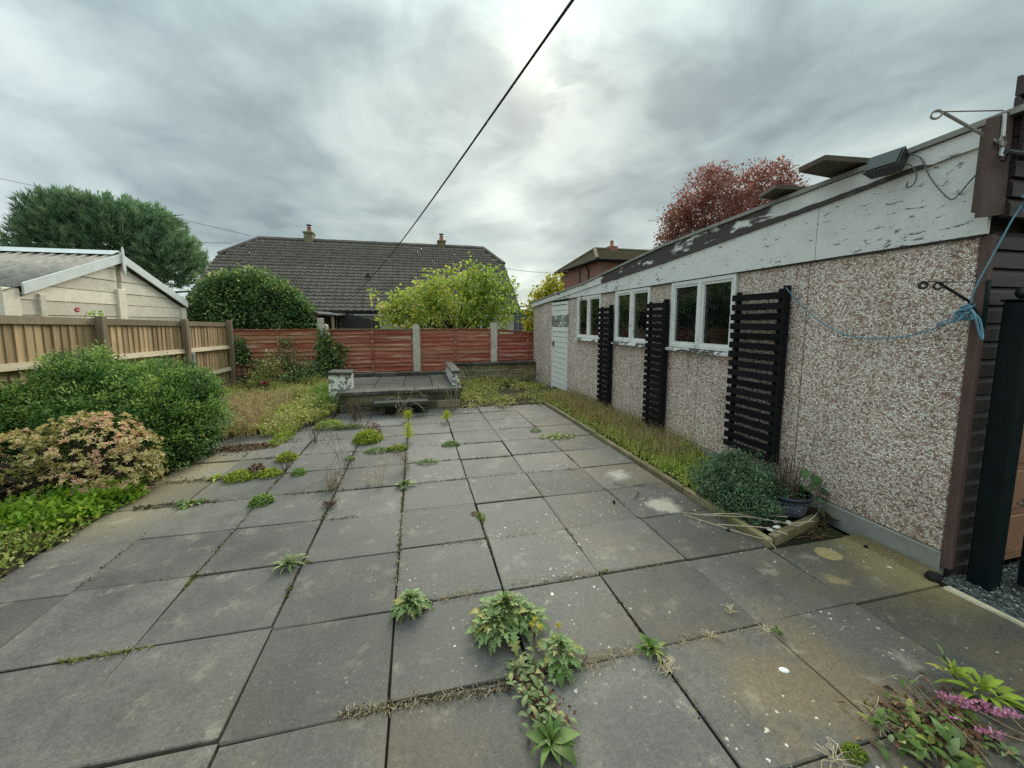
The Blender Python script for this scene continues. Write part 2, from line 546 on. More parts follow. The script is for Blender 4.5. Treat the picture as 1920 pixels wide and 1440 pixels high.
    h = math_(g, 'ADD', math_(g, 'MULTIPLY', fine, .6), math_(g, 'MULTIPLY', grit, .5))
    return a.set(c, rg, .3, h, .6, .004)

def m_pebble():
    a = Mat('pebbledash')
    g = a.g
    v = vmath(g, 'MULTIPLY', a.pos, (1, 1.0, 1.25))
    v = vmath(g, 'ADD', v, vmath(g, 'SCALE', nd(g, 'ShaderNodeTexNoise', {'Vector': a.pos, 'Scale': 45}).outputs['Color']))
    v.node.inputs[1].links[0].from_node.inputs[3].default_value = .012
    cell = nd(g, 'ShaderNodeTexVoronoi', {'Vector': v, 'Scale': 76})
    edge = voro(g, v, 76, 'DISTANCE_TO_EDGE')
    r1, r2, r3 = sep(g, cell.outputs['Color'])
    c = ramp(g, r1, [(0, (.24, .15, .115)), (.1, (.46, .33, .26)), (.28, (.70, .53, .44)), (.5, (.84, .70, .61)), (.75, (.92, .82, .74)), (1, (.95, .90, .84))])
    c = mixc(g, smooth(g, r2, .86, .95), c, (.42, .25, .19))
    c = mixc(g, smooth(g, edge, .08, .02), c, (.11, .088, .074))
    px, py, pz = sep(g, a.pos)
    gr = math_(g, 'MULTIPLY', smooth(g, math_(g, 'ADD', pz, math_(g, 'MULTIPLY', noise(g, a.pos, 4, 4), .5)), .75, .2), .32)
    c = mixc(g, gr, c, (.55, .47, .27), 'MULTIPLY')
    st = smooth(g, noise(g, stretch(g, a.pos, (3, 3, .5)), 1.0, 4), .5, .75)
    c = mixc(g, math_(g, 'MULTIPLY', st, .26), c, (.45, .39, .34), 'MULTIPLY')
    wide = smooth(g, noise(g, a.pos, 1.1, 5, .6), .35, .68)
    wv = math_(g, 'MULTIPLY_ADD', wide, .22, .96)
    c = mixc(g, 1.0, c, comb(g, wv, wv, math_(g, 'MULTIPLY', wv, .97)), 'MULTIPLY')
    drip = smooth(g, noise(g, stretch(g, a.pos, (5, 5, .25)), 1.0, 3), .56, .70)
    c = mixc(g, math_(g, 'MULTIPLY', drip, .28), c, (.70, .60, .50), 'MULTIPLY')
    t = math_(g, 'MULTIPLY_ADD', a.rnd, .14, .93)
    c = mixc(g, 1.0, c, comb(g, t, t, t), 'MULTIPLY')
    h = math_(g, 'MINIMUM', edge, .22)
    return a.set(c, .75, .25, h, .9, .012)

def m_peel(name, bare_dark, bare_light, thr, grain=(4, 3.2, 22), vz=None, streak=.5):
    """white paint flaking off timber; thr sets how much is gone"""
    a = Mat(name)
    g = a.g
    px, py, pz = sep(g, a.pos)
    n = noise(g, stretch(g, a.pos, grain), 1.0, 8, .62, .6)
    n2_ = noise(g, stretch(g, a.pos, tuple(x*4.5 for x in grain)), 1.0, 5, .65, .4)
    n3 = noise(g, a.pos, 1.4, 3)
    k = math_(g, 'ADD', math_(g, 'ADD', math_(g, 'MULTIPLY', n, .5), math_(g, 'MULTIPLY', n2_, streak*.5)), math_(g, 'MULTIPLY', n3, .25))
    if vz is not None:      # wear that grows along the board
        k = math_(g, 'ADD', k, vz(g, px, py, pz))
    gone = smooth(g, k, thr, thr+.045)
    wood = mixc(g, noise(g, stretch(g, a.pos, (20, 3, 60)), 1.0, 4), bare_dark, bare_light)
    dirt_haze = math_(g, 'MULTIPLY', smooth(g, noise(g, a.pos, 6, 5), .45, .75), .3)
    white = mixc(g, dirt_haze, (.82, .82, .78), (.56, .55, .50))
    c = mixc(g, gone, white, wood)
    hh = math_(g, 'MULTIPLY', math_(g, 'SUBTRACT', 1.0, gone), 1.0)
    return a.set(c, .6, .3, hh, .6, .003)

def m_redfence():
    a = Mat('red_fence_stain')
    g = a.g
    v = a.off()
    n = noise(g, stretch(g, v, (1.6, 6, 14)), 1.0, 6, .62, .3)
    n2_ = noise(g, stretch(g, v, (6, 30, 90)), 1.0, 4, .6)
    k = math_(g, 'ADD', math_(g, 'MULTIPLY', n, .65), math_(g, 'MULTIPLY', n2_, .35))
    c = ramp(g, k, [(.2, (.16, .042, .032)), (.40, (.29, .068, .048)), (.50, (.38, .115, .08)), (.57, (.46, .25, .18)), (.64, (.70, .58, .50))])
    tan = smooth(g, a.rnd, .80, .92)
    c = mixc(g, math_(g, 'MULTIPLY', tan, .6), c, (.30, .17, .085))
    t = math_(g, 'MULTIPLY_ADD', a.rnd, .35, .8)
    c = mixc(g, 1.0, c, comb(g, t, t, t), 'MULTIPLY')
    return a.set(c, .75, .2, k, .4, .005)

def m_tile(name, a0, a1, moss):
    a = Mat(name)
    g = a.g
    n = noise(g, a.pos, 2.2, 5)
    f = noise(g, a.pos, 22, 4)
    c = mixc(g, f, a0, a1)
    c = mixc(g, math_(g, 'MULTIPLY', smooth(g, n, .5, .7), .5), c, moss)
    t = math_(g, 'MULTIPLY_ADD', noise(g, stretch(g, a.pos, (3.3, 3.3, 3.3)), 1.0, 1), .7, .65)
    c = mixc(g, 1.0, c, comb(g, t, t, t), 'MULTIPLY')
    return a.set(c, .9, .05)

def m_glass():
    a = Mat('window_glass')
    g = a.g
    g.nodes.remove(a.b)
    fr = nd(g, 'ShaderNodeFresnel', {'IOR': 1.5}).outputs[0]
    tr = nd(g, 'ShaderNodeBsdfTransparent', {'Color': (.55, .6, .58, 1)})
    gl = nd(g, 'ShaderNodeBsdfGlossy', {'Color': (.95, .97, .97, 1), 'Roughness': .015})
    bn = nd(g, 'ShaderNodeBump', {'Height': noise(g, a.pos, 5, 2), 'Strength': .05, 'Distance': .02})
    g.links.new(bn.outputs[0], gl.inputs['Normal'])
    mx = nd(g, 'ShaderNodeMixShader', {0: math_(g, 'MULTIPLY', fr, .9), 1: tr.outputs[0], 2: gl.outputs[0]})
    gr = nd(g, 'ShaderNodeBsdfDiffuse', {'Color': (.42, .43, .40, 1)})
    dirt_haze = math_(g, 'MULTIPLY_ADD', smooth(g, noise(g, a.pos, 9, 6, .65), .5, .78), .07, .01)  # mottled grey haze painted into the glass, stands in for paler reflections
    m2 = nd(g, 'ShaderNodeMixShader', {0: dirt_haze, 1: mx.outputs[0], 2: gr.outputs[0]})
    g.links.new(m2.outputs[0], a.out.inputs[0])
    return a.m

def m_brick(name, c1, c2, mort, sc=1.0):
    a = Mat(name)
    g = a.g
    px, py, pz = sep(g, a.pos)
    v = comb(g, math_(g, 'ADD', px, py), pz, 0.0)
    b = nd(g, 'ShaderNodeTexBrick', {'Vector': v, 'Color1': (*c1, 1), 'Color2': (*c2, 1), 'Mortar': (*mort, 1), 'Scale': sc, 'Mortar Size': .012, 'Brick Width': .225, 'Row Height': .075})
    return a.set(mixc(g, math_(g, 'MULTIPLY', noise(g, a.pos, 3, 4), .5), b.outputs[0], c1), .85, .15, b.outputs['Fac'], -.4, .01)

def m_soil(name, dark, light, sc=14):
    a = Mat(name)
    g = a.g
    n = noise(g, a.pos, sc, 8, .65)
    n2_ = noise(g, a.pos, 2.0, 4)
    c = mixc(g, n, dark, light)
    c = mixc(g, math_(g, 'MULTIPLY', smooth(g, n2_, .45, .65), .5), c, (.07, .08, .03))
    return a.set(c, .95, .1, n, .8, .03)

def m_gravel(name):
    a = Mat(name)
    g = a.g
    cell = nd(g, 'ShaderNodeTexVoronoi', {'Vector': a.pos, 'Scale': 70})
    e = voro(g, a.pos, 70, 'DISTANCE_TO_EDGE')
    c = ramp(g, sep(g, cell.outputs['Color'])[0], [(0, (.035, .045, .042)), (.5, (.10, .125, .115)), (.9, (.19, .215, .20)), (1, (.4, .42, .39))])
    c = mixc(g, smooth(g, e, .1, .0), c, (.02, .025, .02))
    return a.set(c, .8, .2, e, .8, .012)

def m_block(name, dark, mid, light, moss=(.09, .085, .03)):
    a = Mat(name)
    g = a.g
    v = a.off()
    n = noise(g, v, 8, 7, .65, .2)
    f = noise(g, v, 60, 4)
    k = math_(g, 'ADD', math_(g, 'MULTIPLY', n, .75), math_(g, 'MULTIPLY', f, .25))
    c = ramp(g, k, [(.3, dark), (.5, mid), (.72, light)])
    c = mixc(g, math_(g, 'MULTIPLY', smooth(g, noise(g, v, 4, 4), .48, .62), .55), c, moss)
    t = math_(g, 'MULTIPLY_ADD', a.rnd, .5, .75)
    c = mixc(g, 1.0, c, comb(g, t, t, t), 'MULTIPLY')
    return a.set(c, .85, .2, k, .7, .012)

MT = {}
MT['slab'] = m_slab()
MT['pebble'] = m_pebble()
MT['fascia'] = m_peel('peeling_white_fascia', (.10, .085, .07), (.24, .21, .18), .568, (16, 9, 26), None, .62)
MT['edge_board'] = m_peel('bare_peeling_edge_board', (.035, .028, .024), (.115, .098, .085), .575, (3, 1.6, 6),
    lambda g, px, py, pz: math_(g, 'ADD', math_(g, 'ADD', math_(g, 'MULTIPLY', smooth(g, py, 2.75, 3.1), .165), math_(g, 'MULTIPLY', smooth(g, py, 6.0, 7.6), -.10)), math_(g, 'MULTIPLY', smooth(g, math_(g, 'SUBTRACT', pz, math_(g, 'MULTIPLY_ADD', py, -.079, 2.648)), .055, .02), .22)), .3)
MT['sill'] = m_peel('peeling_white_sill', (.05, .045, .04), (.15, .13, .11), .465, (4, 5, 14), None, .4)
MT['frame'] = m_peel('white_window_paint', (.12, .11, .10), (.25, .23, .2), .575, (6, 8, 3), None, .5)
MT['door'] = m_peel('white_door_paint', (.17, .165, .16), (.32, .31, .30), .575, (5, 3.5, 9),
    lambda g, px, py, pz: math_(g, 'MULTIPLY', math_(g, 'MULTIPLY', smooth(g, pz, 1.40, 1.46), smooth(g, pz, 1.72, 1.66)), .16), .4)
MT['glass'] = m_glass()
MT['dark_wood'] = m_wood('black_trellis_paint', (.006, .006, .007), (.012, .012, .013), (.022, .022, .022), (6, 3, 60), .75, .3, .4, None, .08)
MT['brown'] = m_wood('brown_cladding_paint', (.035, .024, .022), (.055, .038, .035), (.085, .062, .057), (5, 5, 40), .5, .15, .2, None, .35)
MT['brown_board'] = m_wood('faded_brown_board', (.09, .052, .046), (.125, .078, .068), (.17, .115, .10), (30, 30, 4), .6, .1, .2)
MT['fence'] = m_wood('tan_fence_timber', (.22, .14, .073), (.42, .295, .165), (.57, .43, .27), (45, 45, 1.6), .8, .34, .4)
MT['rail'] = m_wood('weathered_rail_timber', (.32, .25, .165), (.48, .40, .28), (.60, .52, .40), (30, 1.6, 45), .8, .12, .4)
MT['post'] = m_wood('grey_post_timber', (.16, .12, .08), (.27, .21, .145), (.36, .30, .22), (45, 45, 2), .8, .2, .4)
MT['plank'] = m_wood('grey_roof_plank', (.075, .06, .045), (.125, .105, .08), (.18, .155, .125), (3, 30, 30), .8, .2, .4)
MT['red'] = m_redfence()
MT['concrete'] = m_plain('post_concrete', (.54, .50, .42), .85, .3, 9, .15, None, .4)
MT['grey_concrete'] = m_plain('plinth_concrete', (.30, .295, .26), .85, .25, 6, .15, None, .4)
MT['spur'] = m_plain('spur_concrete', (.27, .27, .25), .85, .25, 9, .15)
MT['kerb'] = m_block('kerb_concrete', (.14, .115, .06), (.26, .215, .125), (.38, .33, .23), (.13, .125, .04))
MT['block'] = m_block('walling_block', (.035, .032, .024), (.085, .077, .056), (.19, .17, .125))
MT['block_light'] = m_block('sandy_walling_block', (.11, .095, .06), (.22, .19, .115), (.34, .295, .2), (.13, .12, .045))
MT['coping'] = m_block('coping_stone', (.040, .039, .034), (.090, .087, .076), (.20, .19, .16), (.06, .06, .03))
MT['white_wall'] = m_peel('flaking_whitewash', (.10, .095, .075), (.24, .22, .17), .49, (9, 9, 9), None, .5)
MT['dark_slab'] = m_block('dark_step_slab', (.030, .030, .028), (.065, .064, .059), (.14, .135, .12), (.045, .05, .022))
MT['soil'] = m_soil('soil', (.018, .014, .010), (.075, .058, .040))
MT['bedding'] = m_soil('joint_soil', (.010, .009, .007), (.035, .030, .022), 40)
MT['ground'] = m_soil('rough_ground', (.05, .05, .025), (.10, .095, .05), 3)
MT['gravel'] = m_gravel('gravel')
MT['cement'] = m_plain('cement_haunch', (.52, .46, .33), .85, .3, 12, .15, None, .4)
MT['felt'] = m_plain('roof_felt', (.06, .06, .06), .85, .3, 30, .2)
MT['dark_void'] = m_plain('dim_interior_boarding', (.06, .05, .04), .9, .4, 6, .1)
MT['black_metal'] = m_plain('black_metal', (.012, .014, .015), .4, .3, 20, .5)
MT['gate_paint'] = m_plain('dark_green_gate_paint', (.005, .010, .011), .5, .25, 10, .2)
MT['galv'] = m_plain('dull_galvanised_steel', (.26, .24, .21), .6, .4, 40, .3, .3)
MT['gutter'] = m_plain('matt_black_gutter', (.02, .02, .022), .95, .3, 10, .02)
MT['rust'] = m_plain('rusty_steel', (.22, .17, .13), .6, .4, 40, .4, .3)
MT['terracotta'] = m_plain('terracotta_door_paint', (.34, .17, .105), .5, .12, 4, .3)
MT['rope'] = m_plain('blue_rope', (.15, .31, .40), .75, .35, 120, .3)
MT['cable'] = m_plain('grey_cable', (.16, .16, .15), .6, .2, 30, .3)
MT['black_cable'] = m_plain('black_cable', (.012, .012, .013), .5, .2, 30, .4)
MT['lamp_glass'] = m_plain('lamp_glass', (.05, .065, .06), .22, .1, 3, .35)
MT['shed_wall'] = m_block('cream_rockface_panel', (.60, .54, .44), (.71, .65, .54), (.80, .74, .63), (.62, .56, .45))
MT['shed_white'] = m_plain('white_barge_paint', (.66, .70, .69), .6, .12, 8, .3)
MT['asbestos'] = m_plain('corrugated_cement', (.27, .25, .22), .85, .35, 7, .15)
MT['tile'] = m_tile('dark_roof_tile', (.090, .078, .070), (.235, .205, .185), (.20, .18, .13))
MT['old_tile'] = m_tile('mossy_roof_tile', (.10, .085, .055), (.20, .165, .105), (.13, .13, .06))
MT['render'] = m_plain('cream_render', (.60, .57, .50), .85, .1, 3, .15)
MT['upvc'] = m_plain('white_plastic', (.78, .80, .80), .35, .06, 3, .4)
MT['brick'] = m_brick('red_brick', (.25, .085, .06), (.33, .13, .085), (.30, .26, .22))
MT['pink_brick'] = m_brick('pale_brick', (.36, .20, .15), (.46, .29, .22), (.45, .4, .35))
MT['vert_clad'] = m_wood('brown_tile_hanging', (.06, .03, .026), (.10, .05, .042), (.14, .075, .06), (12, 12, 2), .6, .1, .2)
MT['pot_clay'] = m_plain('chimney_pot_clay', (.46, .21, .12), .8, .2, 10, .2)
MT['lead'] = m_plain('dull_lead', (.10, .11, .12), .6, .2, 10, .3)
MT['netting'] = m_plain('grey_cover_sheet', (.09, .105, .13), .7, .3, 4, .2)
MT['red_board'] = m_wood('red_shed_board', (.17, .035, .03), (.25, .055, .045), (.33, .10, .08), (3, 3, 30), .6, .1, .2)
MT['white_post'] = m_plain('white_post_paint', (.66, .66, .62), .6, .15, 12, .3)
MT['shell'] = m_plain('white_shell', (.80, .79, .74), .4, .08, 40, .4)
MT['bark'] = m_wood('bark', (.03, .024, .018), (.07, .056, .042), (.12, .10, .08), (20, 20, 4), .9, .1, .6)
MT['stem'] = m_plain('dry_stem', (.30, .235, .15), .85, .35, 60, .15)
MT['pale_stem'] = m_plain('bleached_straw', (.52, .43, .29), .85, .3, 60, .15)
MT['dead'] = m_plain('dead_brown_stem', (.12, .075, .05), .9, .35, 60, .15)
MT['rubbish'] = m_plain('black_rag', (.018, .016, .016), .8, .4, 30, .2)
# foliage
MT['lf_bush'] = m_leaf('bush_leaf', [(0, (.028, .075, .028)), (.35, (.07, .165, .048)), (.65, (.165, .30, .075)), (1, (.40, .50, .14))], .55, .25, .35)
MT['lf_pieris'] = m_leaf('bronze_shrub_leaf', [(0, (.20, .20, .05)), (.3, (.50, .45, .16)), (.55, (.74, .60, .33)), (.8, (.80, .54, .38)), (1, (.72, .34, .25))], .5, .3, .25)
MT['lf_lime'] = m_leaf('lime_ground_leaf', [(0, (0.092, 0.196, 0.023)), (.5, (0.230, 0.414, 0.040)), (1, (0.483, 0.598, 0.081))], .45, .3, .35)
MT['lf_weed'] = m_leaf('weed_leaf', [(0, (0.140, 0.084, 0.042)), (.25, (0.140, 0.182, 0.042)), (.6, (0.280, 0.364, 0.084)), (1, (0.532, 0.532, 0.182))], .55, .25, .3)
MT['lf_pine'] = m_leaf('pine_needle', [(0, (.09, .16, .095)), (.5, (.20, .32, .19)), (1, (.36, .48, .28))], .7, .15, .3)
MT['lf_ivy'] = m_leaf('ivy_leaf', [(0, (.045, .11, .048)), (.5, (.13, .24, .085)), (.75, (.28, .37, .12)), (1, (.58, .56, .22))], .45, .35, .3)
MT['lf_tree'] = m_leaf('yellow_green_leaf', [(0, (.12, .21, .03)), (.4, (.28, .42, .065)), (.75, (.50, .58, .14)), (1, (.66, .56, .10))], .5, .25, .45)
MT['lf_yellow'] = m_leaf('yellow_leaf', [(0, (.20, .28, .03)), (.5, (.48, .45, .04)), (1, (.68, .52, .05))], .5, .25, .4)
MT['lf_red'] = m_leaf('red_autumn_leaf', [(0, (.12, .09, .065)), (.3, (.23, .105, .085)), (.7, (.36, .135, .118)), (1, (.48, .22, .19))], .55, .2, .35)
MT['lf_herb'] = m_leaf('herb_leaf', [(0, (0.033, 0.075, 0.045)), (.5, (0.090, 0.173, 0.090)), (1, (0.225, 0.330, 0.165))], .5, .3, .25)
MT['lf_grass'] = m_leaf('bed_grass', [(0, (.30, .20, .10)), (.3, (.50, .40, .17)), (.55, (.36, .40, .10)), (.8, (.24, .37, .065)), (1, (.50, .56, .12))], .6, .2, .35)
MT['lf_drygrass'] = m_leaf('dry_grass', [(0, (.22, .14, .09)), (.4, (.40, .29, .17)), (.75, (.58, .46, .27)), (1, (.36, .40, .11))], .7, .15, .3)
MT['lf_moss'] = m_leaf('moss_tuft', [(0, (.10, .15, .015)), (.5, (.24, .32, .03)), (1, (.46, .50, .06))], .6, .2, .3)
MT['lf_joint'] = m_leaf('joint_moss', [(0, (.035, .028, .016)), (.4, (.085, .075, .028)), (.7, (.13, .15, .03)), (1, (.30, .37, .05))], .8, .1, .2)
MT['lf_green'] = m_leaf('small_green_leaf', [(0, (0.060, 0.120, 0.024)), (.5, (0.132, 0.240, 0.042)), (1, (0.264, 0.384, 0.084))], .5, .25, .3)
MT['lf_feather'] = m_leaf('yellow_feathery_leaf', [(0, (.30, .38, .04)), (1, (.66, .66, .10))], .5, .25, .4)
MT['lf_straw'] = m_leaf('straw', [(0, (.17, .12, .07)), (.5, (.36, .28, .17)), (1, (.58, .49, .34))], .8, .1, .2)
MT['lf_rust'] = m_leaf('rusty_dry_leaf', [(0, (.08, .04, .028)), (.5, (.19, .10, .055)), (1, (.36, .26, .13))], .75, .15, .2)
MT['lf_pink'] = m_leaf('pink_petal', [(0, (.45, .12, .28)), (.5, (.66, .25, .46)), (1, (.80, .50, .66))], .5, .2, .35)
MT['lf_rose'] = m_leaf('rose_petal', [(0, (.42, .03, .08)), (1, (.70, .10, .20))], .5, .25, .3)
MT['sl_green'] = m_single_leaf('broad_green_leaf', (.065, .13, .025), (.16, .26, .06), (.36, .36, .09))
MT['sl_pale'] = m_single_leaf('grey_green_leaf', (.10, .16, .06), (.26, .34, .16), (.42, .38, .16))
MT['sl_lime'] = m_single_leaf('lime_leaf', (.17, .28, .025), (.36, .46, .06), (.5, .45, .08))
MT['sl_fever'] = m_single_leaf('lobed_leaf', (.11, .19, .06), (.33, .44, .20), (.38, .34, .10))
MT['sl_dark'] = m_single_leaf('potted_leaf', (.04, .10, .035), (.11, .21, .075), (.16, .26, .08))

# ------------------------------------------------------------------ the ground and the patio
gb = MB()
gb.add([(-400, -400, -.30), (400, -400, -.30), (400, 400, -.30), (-400, 400, -.30)], [(0, 1, 2, 3)])
tag(gb.build('ground', MT['ground']), kind='structure')

def sheet(name, x0, x1, y0, y1, nx, ny, zf, m, rough=.0, seed=1, mask=None):
    rs = np.random.default_rng(seed)
    X, Y = np.meshgrid(np.linspace(x0, x1, nx), np.linspace(y0, y1, ny))
    Z = zf(X, Y) + rs.normal(size=X.shape)*rough
    V = np.stack([X, Y, Z], -1).reshape(-1, 3)
    i = np.arange(nx*ny).reshape(ny, nx)
    F = np.stack([i[:-1, :-1], i[:-1, 1:], i[1:, 1:], i[1:, :-1]], -1).reshape(-1, 4)
    o = link(name, np_mesh(name, V, F, m, None, True))
    return tag(o, kind='structure')

PX = [-2.56, -1.95, -1.345, -.143, .459, 1.06, 1.683, 2.318]
PX = [-2.56, -1.95, -1.345, -.744, -.143, .459, 1.06, 1.683, 2.318]
PY0, PYS = 1.518, .5655
patio = bpy.data.objects.new('patio', None)
C.objects.link(patio)
tag(patio, kind='structure')
sheet('mortar_bed', -2.75, 3.05, -2.2, 9.3, 30, 60, lambda X, Y: -.020 + 0*X, MT['bedding'], .002, 3)
rs = random.Random(5)
slab_meshes = {}
def slab_mesh(w, l):
    key = (round(w, 2), round(l, 2), rs.randint(0, 3))
    if key not in slab_meshes:
        b = MB(); j = lambda: rs.uniform(-.0045, .0045)
        b.cbox(-w/2, -l/2, -.045, w/2, l/2, 0, .0035)
        vs = [(x+j(), y+j(), z) for x, y, z in b.v]
        b.v = vs
        slab_meshes[key] = b.mesh('paving_slab', MT['slab'])
    return slab_meshes[key]
def slab(x0, x1, y0, y1, gap=.0095):
    w, l = x1-x0-gap, y1-y0-gap
    o = link('paving_slab', slab_mesh(w, l), patio, ((x0+x1)/2+rs.uniform(-.003, .003), (y0+y1)/2+rs.uniform(-.003, .003), rs.uniform(-.006, .005)),
             (rs.uniform(-.007, .007), rs.uniform(-.007, .007), rs.uniform(-.005, .005)))
for i in range(len(PX)-1):
    dy = rs.uniform(-.012, .012) + (-.02 if i == 0 else 0)
    for k in range(-5, 10):
        y0 = PY0 + PYS*k + dy
        if i <= 0 and k > 7: continue
        slab(PX[i], PX[i+1], y0, y0+PYS)
# the strip that runs to the driveway on the right, nearer than the kerbed bed
for k in range(-5, 1):
    slab(2.318, 2.975, PY0+PYS*k, PY0+PYS*(k+1) - (0 if k < 0 else .02))
slab(2.975, 3.14, 1.60, 2.085)
slab(1.70, 2.30, 7.9, 8.5)       # the loose slab by the far bed

# soil of the beds and the raised bed behind the platform
sheet('planting_bed', -4.25, -2.46, -2.0, 6.4, 36, 120, lambda X, Y: .02 + .03*np.sin(X*3)*np.sin(Y*2), MT['soil'], .012, 4)
sheet('weedy_bed', -4.25, -1.30, 6.35, 10.7, 50, 70, lambda X, Y: .015 + .10*np.clip((Y-7.2)/3, 0, 1) + .02*np.sin(X*4+Y), MT['soil'], .012, 6)
sheet('far_bed', .78, 3.25, 7.05, 10.27, 40, 50, lambda X, Y: .012 - .14*np.clip((Y-8.6)/1.6, 0, 1), MT['soil'], .01, 7)
sheet('raised_bed', .78, 4.2, 10.41, 10.75, 40, 8, lambda X, Y: .20 + 0*X, MT['soil'], .012, 18)
sheet('raised_bed', -1.6, .80, 9.15, 10.75, 40, 30, lambda X, Y: .20 + 0*X, MT['soil'], .012, 8)
sheet('side_bed', 2.385, 3.14, 2.22, 7.2, 16, 90, lambda X, Y: .022 + .02*np.sin(Y*5)*np.sin(X*7), MT['soil'], .008, 9)
# driveway: gravel beyond the slabs at the right
sheet('driveway', 3.0, 9.0, -4, 1.60, 60, 60, lambda X, Y: -.035 + 0*X, MT['gravel'], .004, 10)
cm = MB()
ys = np.linspace(-1.2, 1.50, 28)
for a, b in zip(ys[:-1], ys[1:]):
    w0, w1 = .028+.012*sin(a*9), .028+.012*sin(b*9)
    cm.hexa([(2.975-w0, a, -.03), (3.02, a, -.03), (3.02, b, -.03), (2.975-w1, b, -.03), (2.98-w0*.6, a, .006), (3.005, a, .003), (3.005, b, .003), (2.98-w1*.6, b, .006)])
tag(cm.build('cement_haunch', MT['cement']), kind='structure')
n = 5200
P = np.stack([RNG.uniform(3.0, 5.2, n), 1.6-np.abs(RNG.normal(size=n))*1.0, np.full(n, -.028)], 1)
P[:, 2] += RNG.uniform(-.004, .006, n)
r = RNG.uniform(.004, .011, (n, 1))
o6 = np.array([[1, 0, 0], [0, 1, 0], [-1, 0, 0], [0, -1, 0], [0, 0, .7], [0, 0, -.7]])
V = P[:, None, :] + o6[None]*r[:, None, :]*RNG.uniform(.6, 1.3, (n, 6, 1))
f8 = np.array([[0, 1, 4], [1, 2, 4], [2, 3, 4], [3, 0, 4], [1, 0, 5], [2, 1, 5], [3, 2, 5], [0, 3, 5]])
F = (np.arange(n)[:, None, None]*6 + f8[None]).reshape(-1, 3)
MT['stone'] = m_leaf('gravel_stone', [(0, (.05, .06, .055)), (.6, (.15, .175, .16)), (1, (.42, .43, .40))], .75, .25, .0)
tag(link('gravel', np_mesh('gravel', V.reshape(-1, 3), F, MT['stone'], np.repeat(RNG.uniform(0, 1, n)**1.5, 6))), 'loose green grey gravel of the driveway beside the gate', None, None, 'stuff')

# kerb edging of the side bed
kerb = thing('bed_edging', 'mossy concrete edging strips around the grassy bed along the pebbledash garage', 'edging', (2.35, 4.6, 0))
yy = 2.10
while yy < 7.1:
    L = min(.915, 7.15-yy)
    b = MB(); b.cbox(2.335, yy, -.04, 2.385, yy+L-.008, .050+rs.uniform(-.008, .006), .008)
    o = b.piece('edging_stone', MT['kerb'], kerb); o.rotation_euler = (rs.uniform(-.006, .006), rs.uniform(-.03, .03), rs.uniform(-.006, .006))
    yy += L
b = MB(); b.hexa([(2.39, 2.10, -.04), (2.99, 2.265, -.04), (2.975, 2.315, -.04), (2.39, 2.15, -.04), (2.39, 2.10, .052), (2.99, 2.265, .05), (2.975, 2.315, .05), (2.39, 2.15, .052)])
b.piece('edging_stone', MT['kerb'], kerb)

# ------------------------------------------------------------------ the pebbledash garage
WX = 3.153
garage = thing('garage', 'long prefabricated pebbledash garage with peeling white fascia and three windows', 'garage', (WX, 1.62, 0))
def lerp_tab(tab, y):
    for (a, za), (b, zb) in zip(tab[:-1], tab[1:]):
        if y <= b: return za + (zb-za)*(y-a)/(b-a)
    return tab[-1][1]
ROOF = [(1.45, 2.655), (2.04, 2.629), (2.64, 2.607), (4.59, 2.516), (7.02, 2.277), (10.55, 2.07)]
STRIP = [(1.45, 2.53), (1.65, 2.522), (2.63, 2.438), (4.57, 2.294), (7.02, 2.158), (10.55, 1.942)]
def panel(y0, y1, z0, z1, name='wall_panel'):
    b = MB(); b.cbox(WX+.012, y0+.004, z0, WX+.07, y1-.004, z1, .006)
    return b.piece(name, MT['pebble'], garage)
FT = 2.037
for y0, y1 in ((1.635, 2.655), (2.655, 3.392), (4.442, 4.90), (5.885, 6.395), (7.44, 7.93), (8.96, 9.62), (9.62, 10.50)):
    panel(y0, y1, .115 if y0 < 8.9 else -.02, FT)
for y0, y1 in ((3.392, 3.925), (3.925, 4.442), (4.90, 5.385), (5.385, 5.885), (6.395, 6.91), (6.91, 7.44)):
    panel(y0, y1, .115, 1.19)
b = MB()
for y in (2.655, 3.392, 3.925, 4.442, 4.90, 5.385, 5.885, 6.395, 6.91, 7.44, 9.62):
    b.box(WX+.03, y-.012, -.1, WX+.066, y+.012, 1.18 if y in (3.925, 5.385, 6.91) else 2.03)
b.build('joint_strip', m_plain('joint_mastic', (.17, .15, .13), .8), garage)
for y0, y1, z0, z1 in ((1.63, 3.39, -.06, .112), (3.39, 5.38, -.06, .108), (5.38, 7.93, -.06, .104), (8.96, 10.5, -.2, .03)):
    b = MB(); b.cbox(WX-.004, y0+.003, z0, WX+.075, y1-.003, z1, .007)
    b.piece('plinth', MT['grey_concrete'], garage)
# inside: dim boarded room so the glass has something behind it
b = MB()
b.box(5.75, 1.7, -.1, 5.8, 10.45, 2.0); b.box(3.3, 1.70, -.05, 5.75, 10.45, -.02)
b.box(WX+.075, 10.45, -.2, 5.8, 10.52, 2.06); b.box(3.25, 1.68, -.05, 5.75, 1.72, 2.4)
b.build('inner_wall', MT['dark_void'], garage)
b = MB(); b.box(4.9, 3.2, .0, 5.6, 5.2, .85); b.box(4.6, 5.6, 0, 5.6, 7.5, 1.25); b.box(5.3, 3.0, 1.3, 5.7, 7.6, 1.36)
b.build('workbench', MT['plank'], garage)
# roof
b = MB()
ysr = [1.45, 2.04, 2.64, 4.59, 7.02, 10.58]
for a, c in zip(ysr[:-1], ysr[1:]):
    za, zc = lerp_tab(ROOF, a), lerp_tab(ROOF, c)
    b.hexa([(WX-.045, a, za-.022), (5.85, a, za-.022), (5.85, c, zc-.022), (WX-.045, c, zc-.022), (WX-.045, a, za), (5.85, a, za), (5.85, c, zc), (WX-.045, c, zc)])
b.build('roof', MT['felt'], garage)
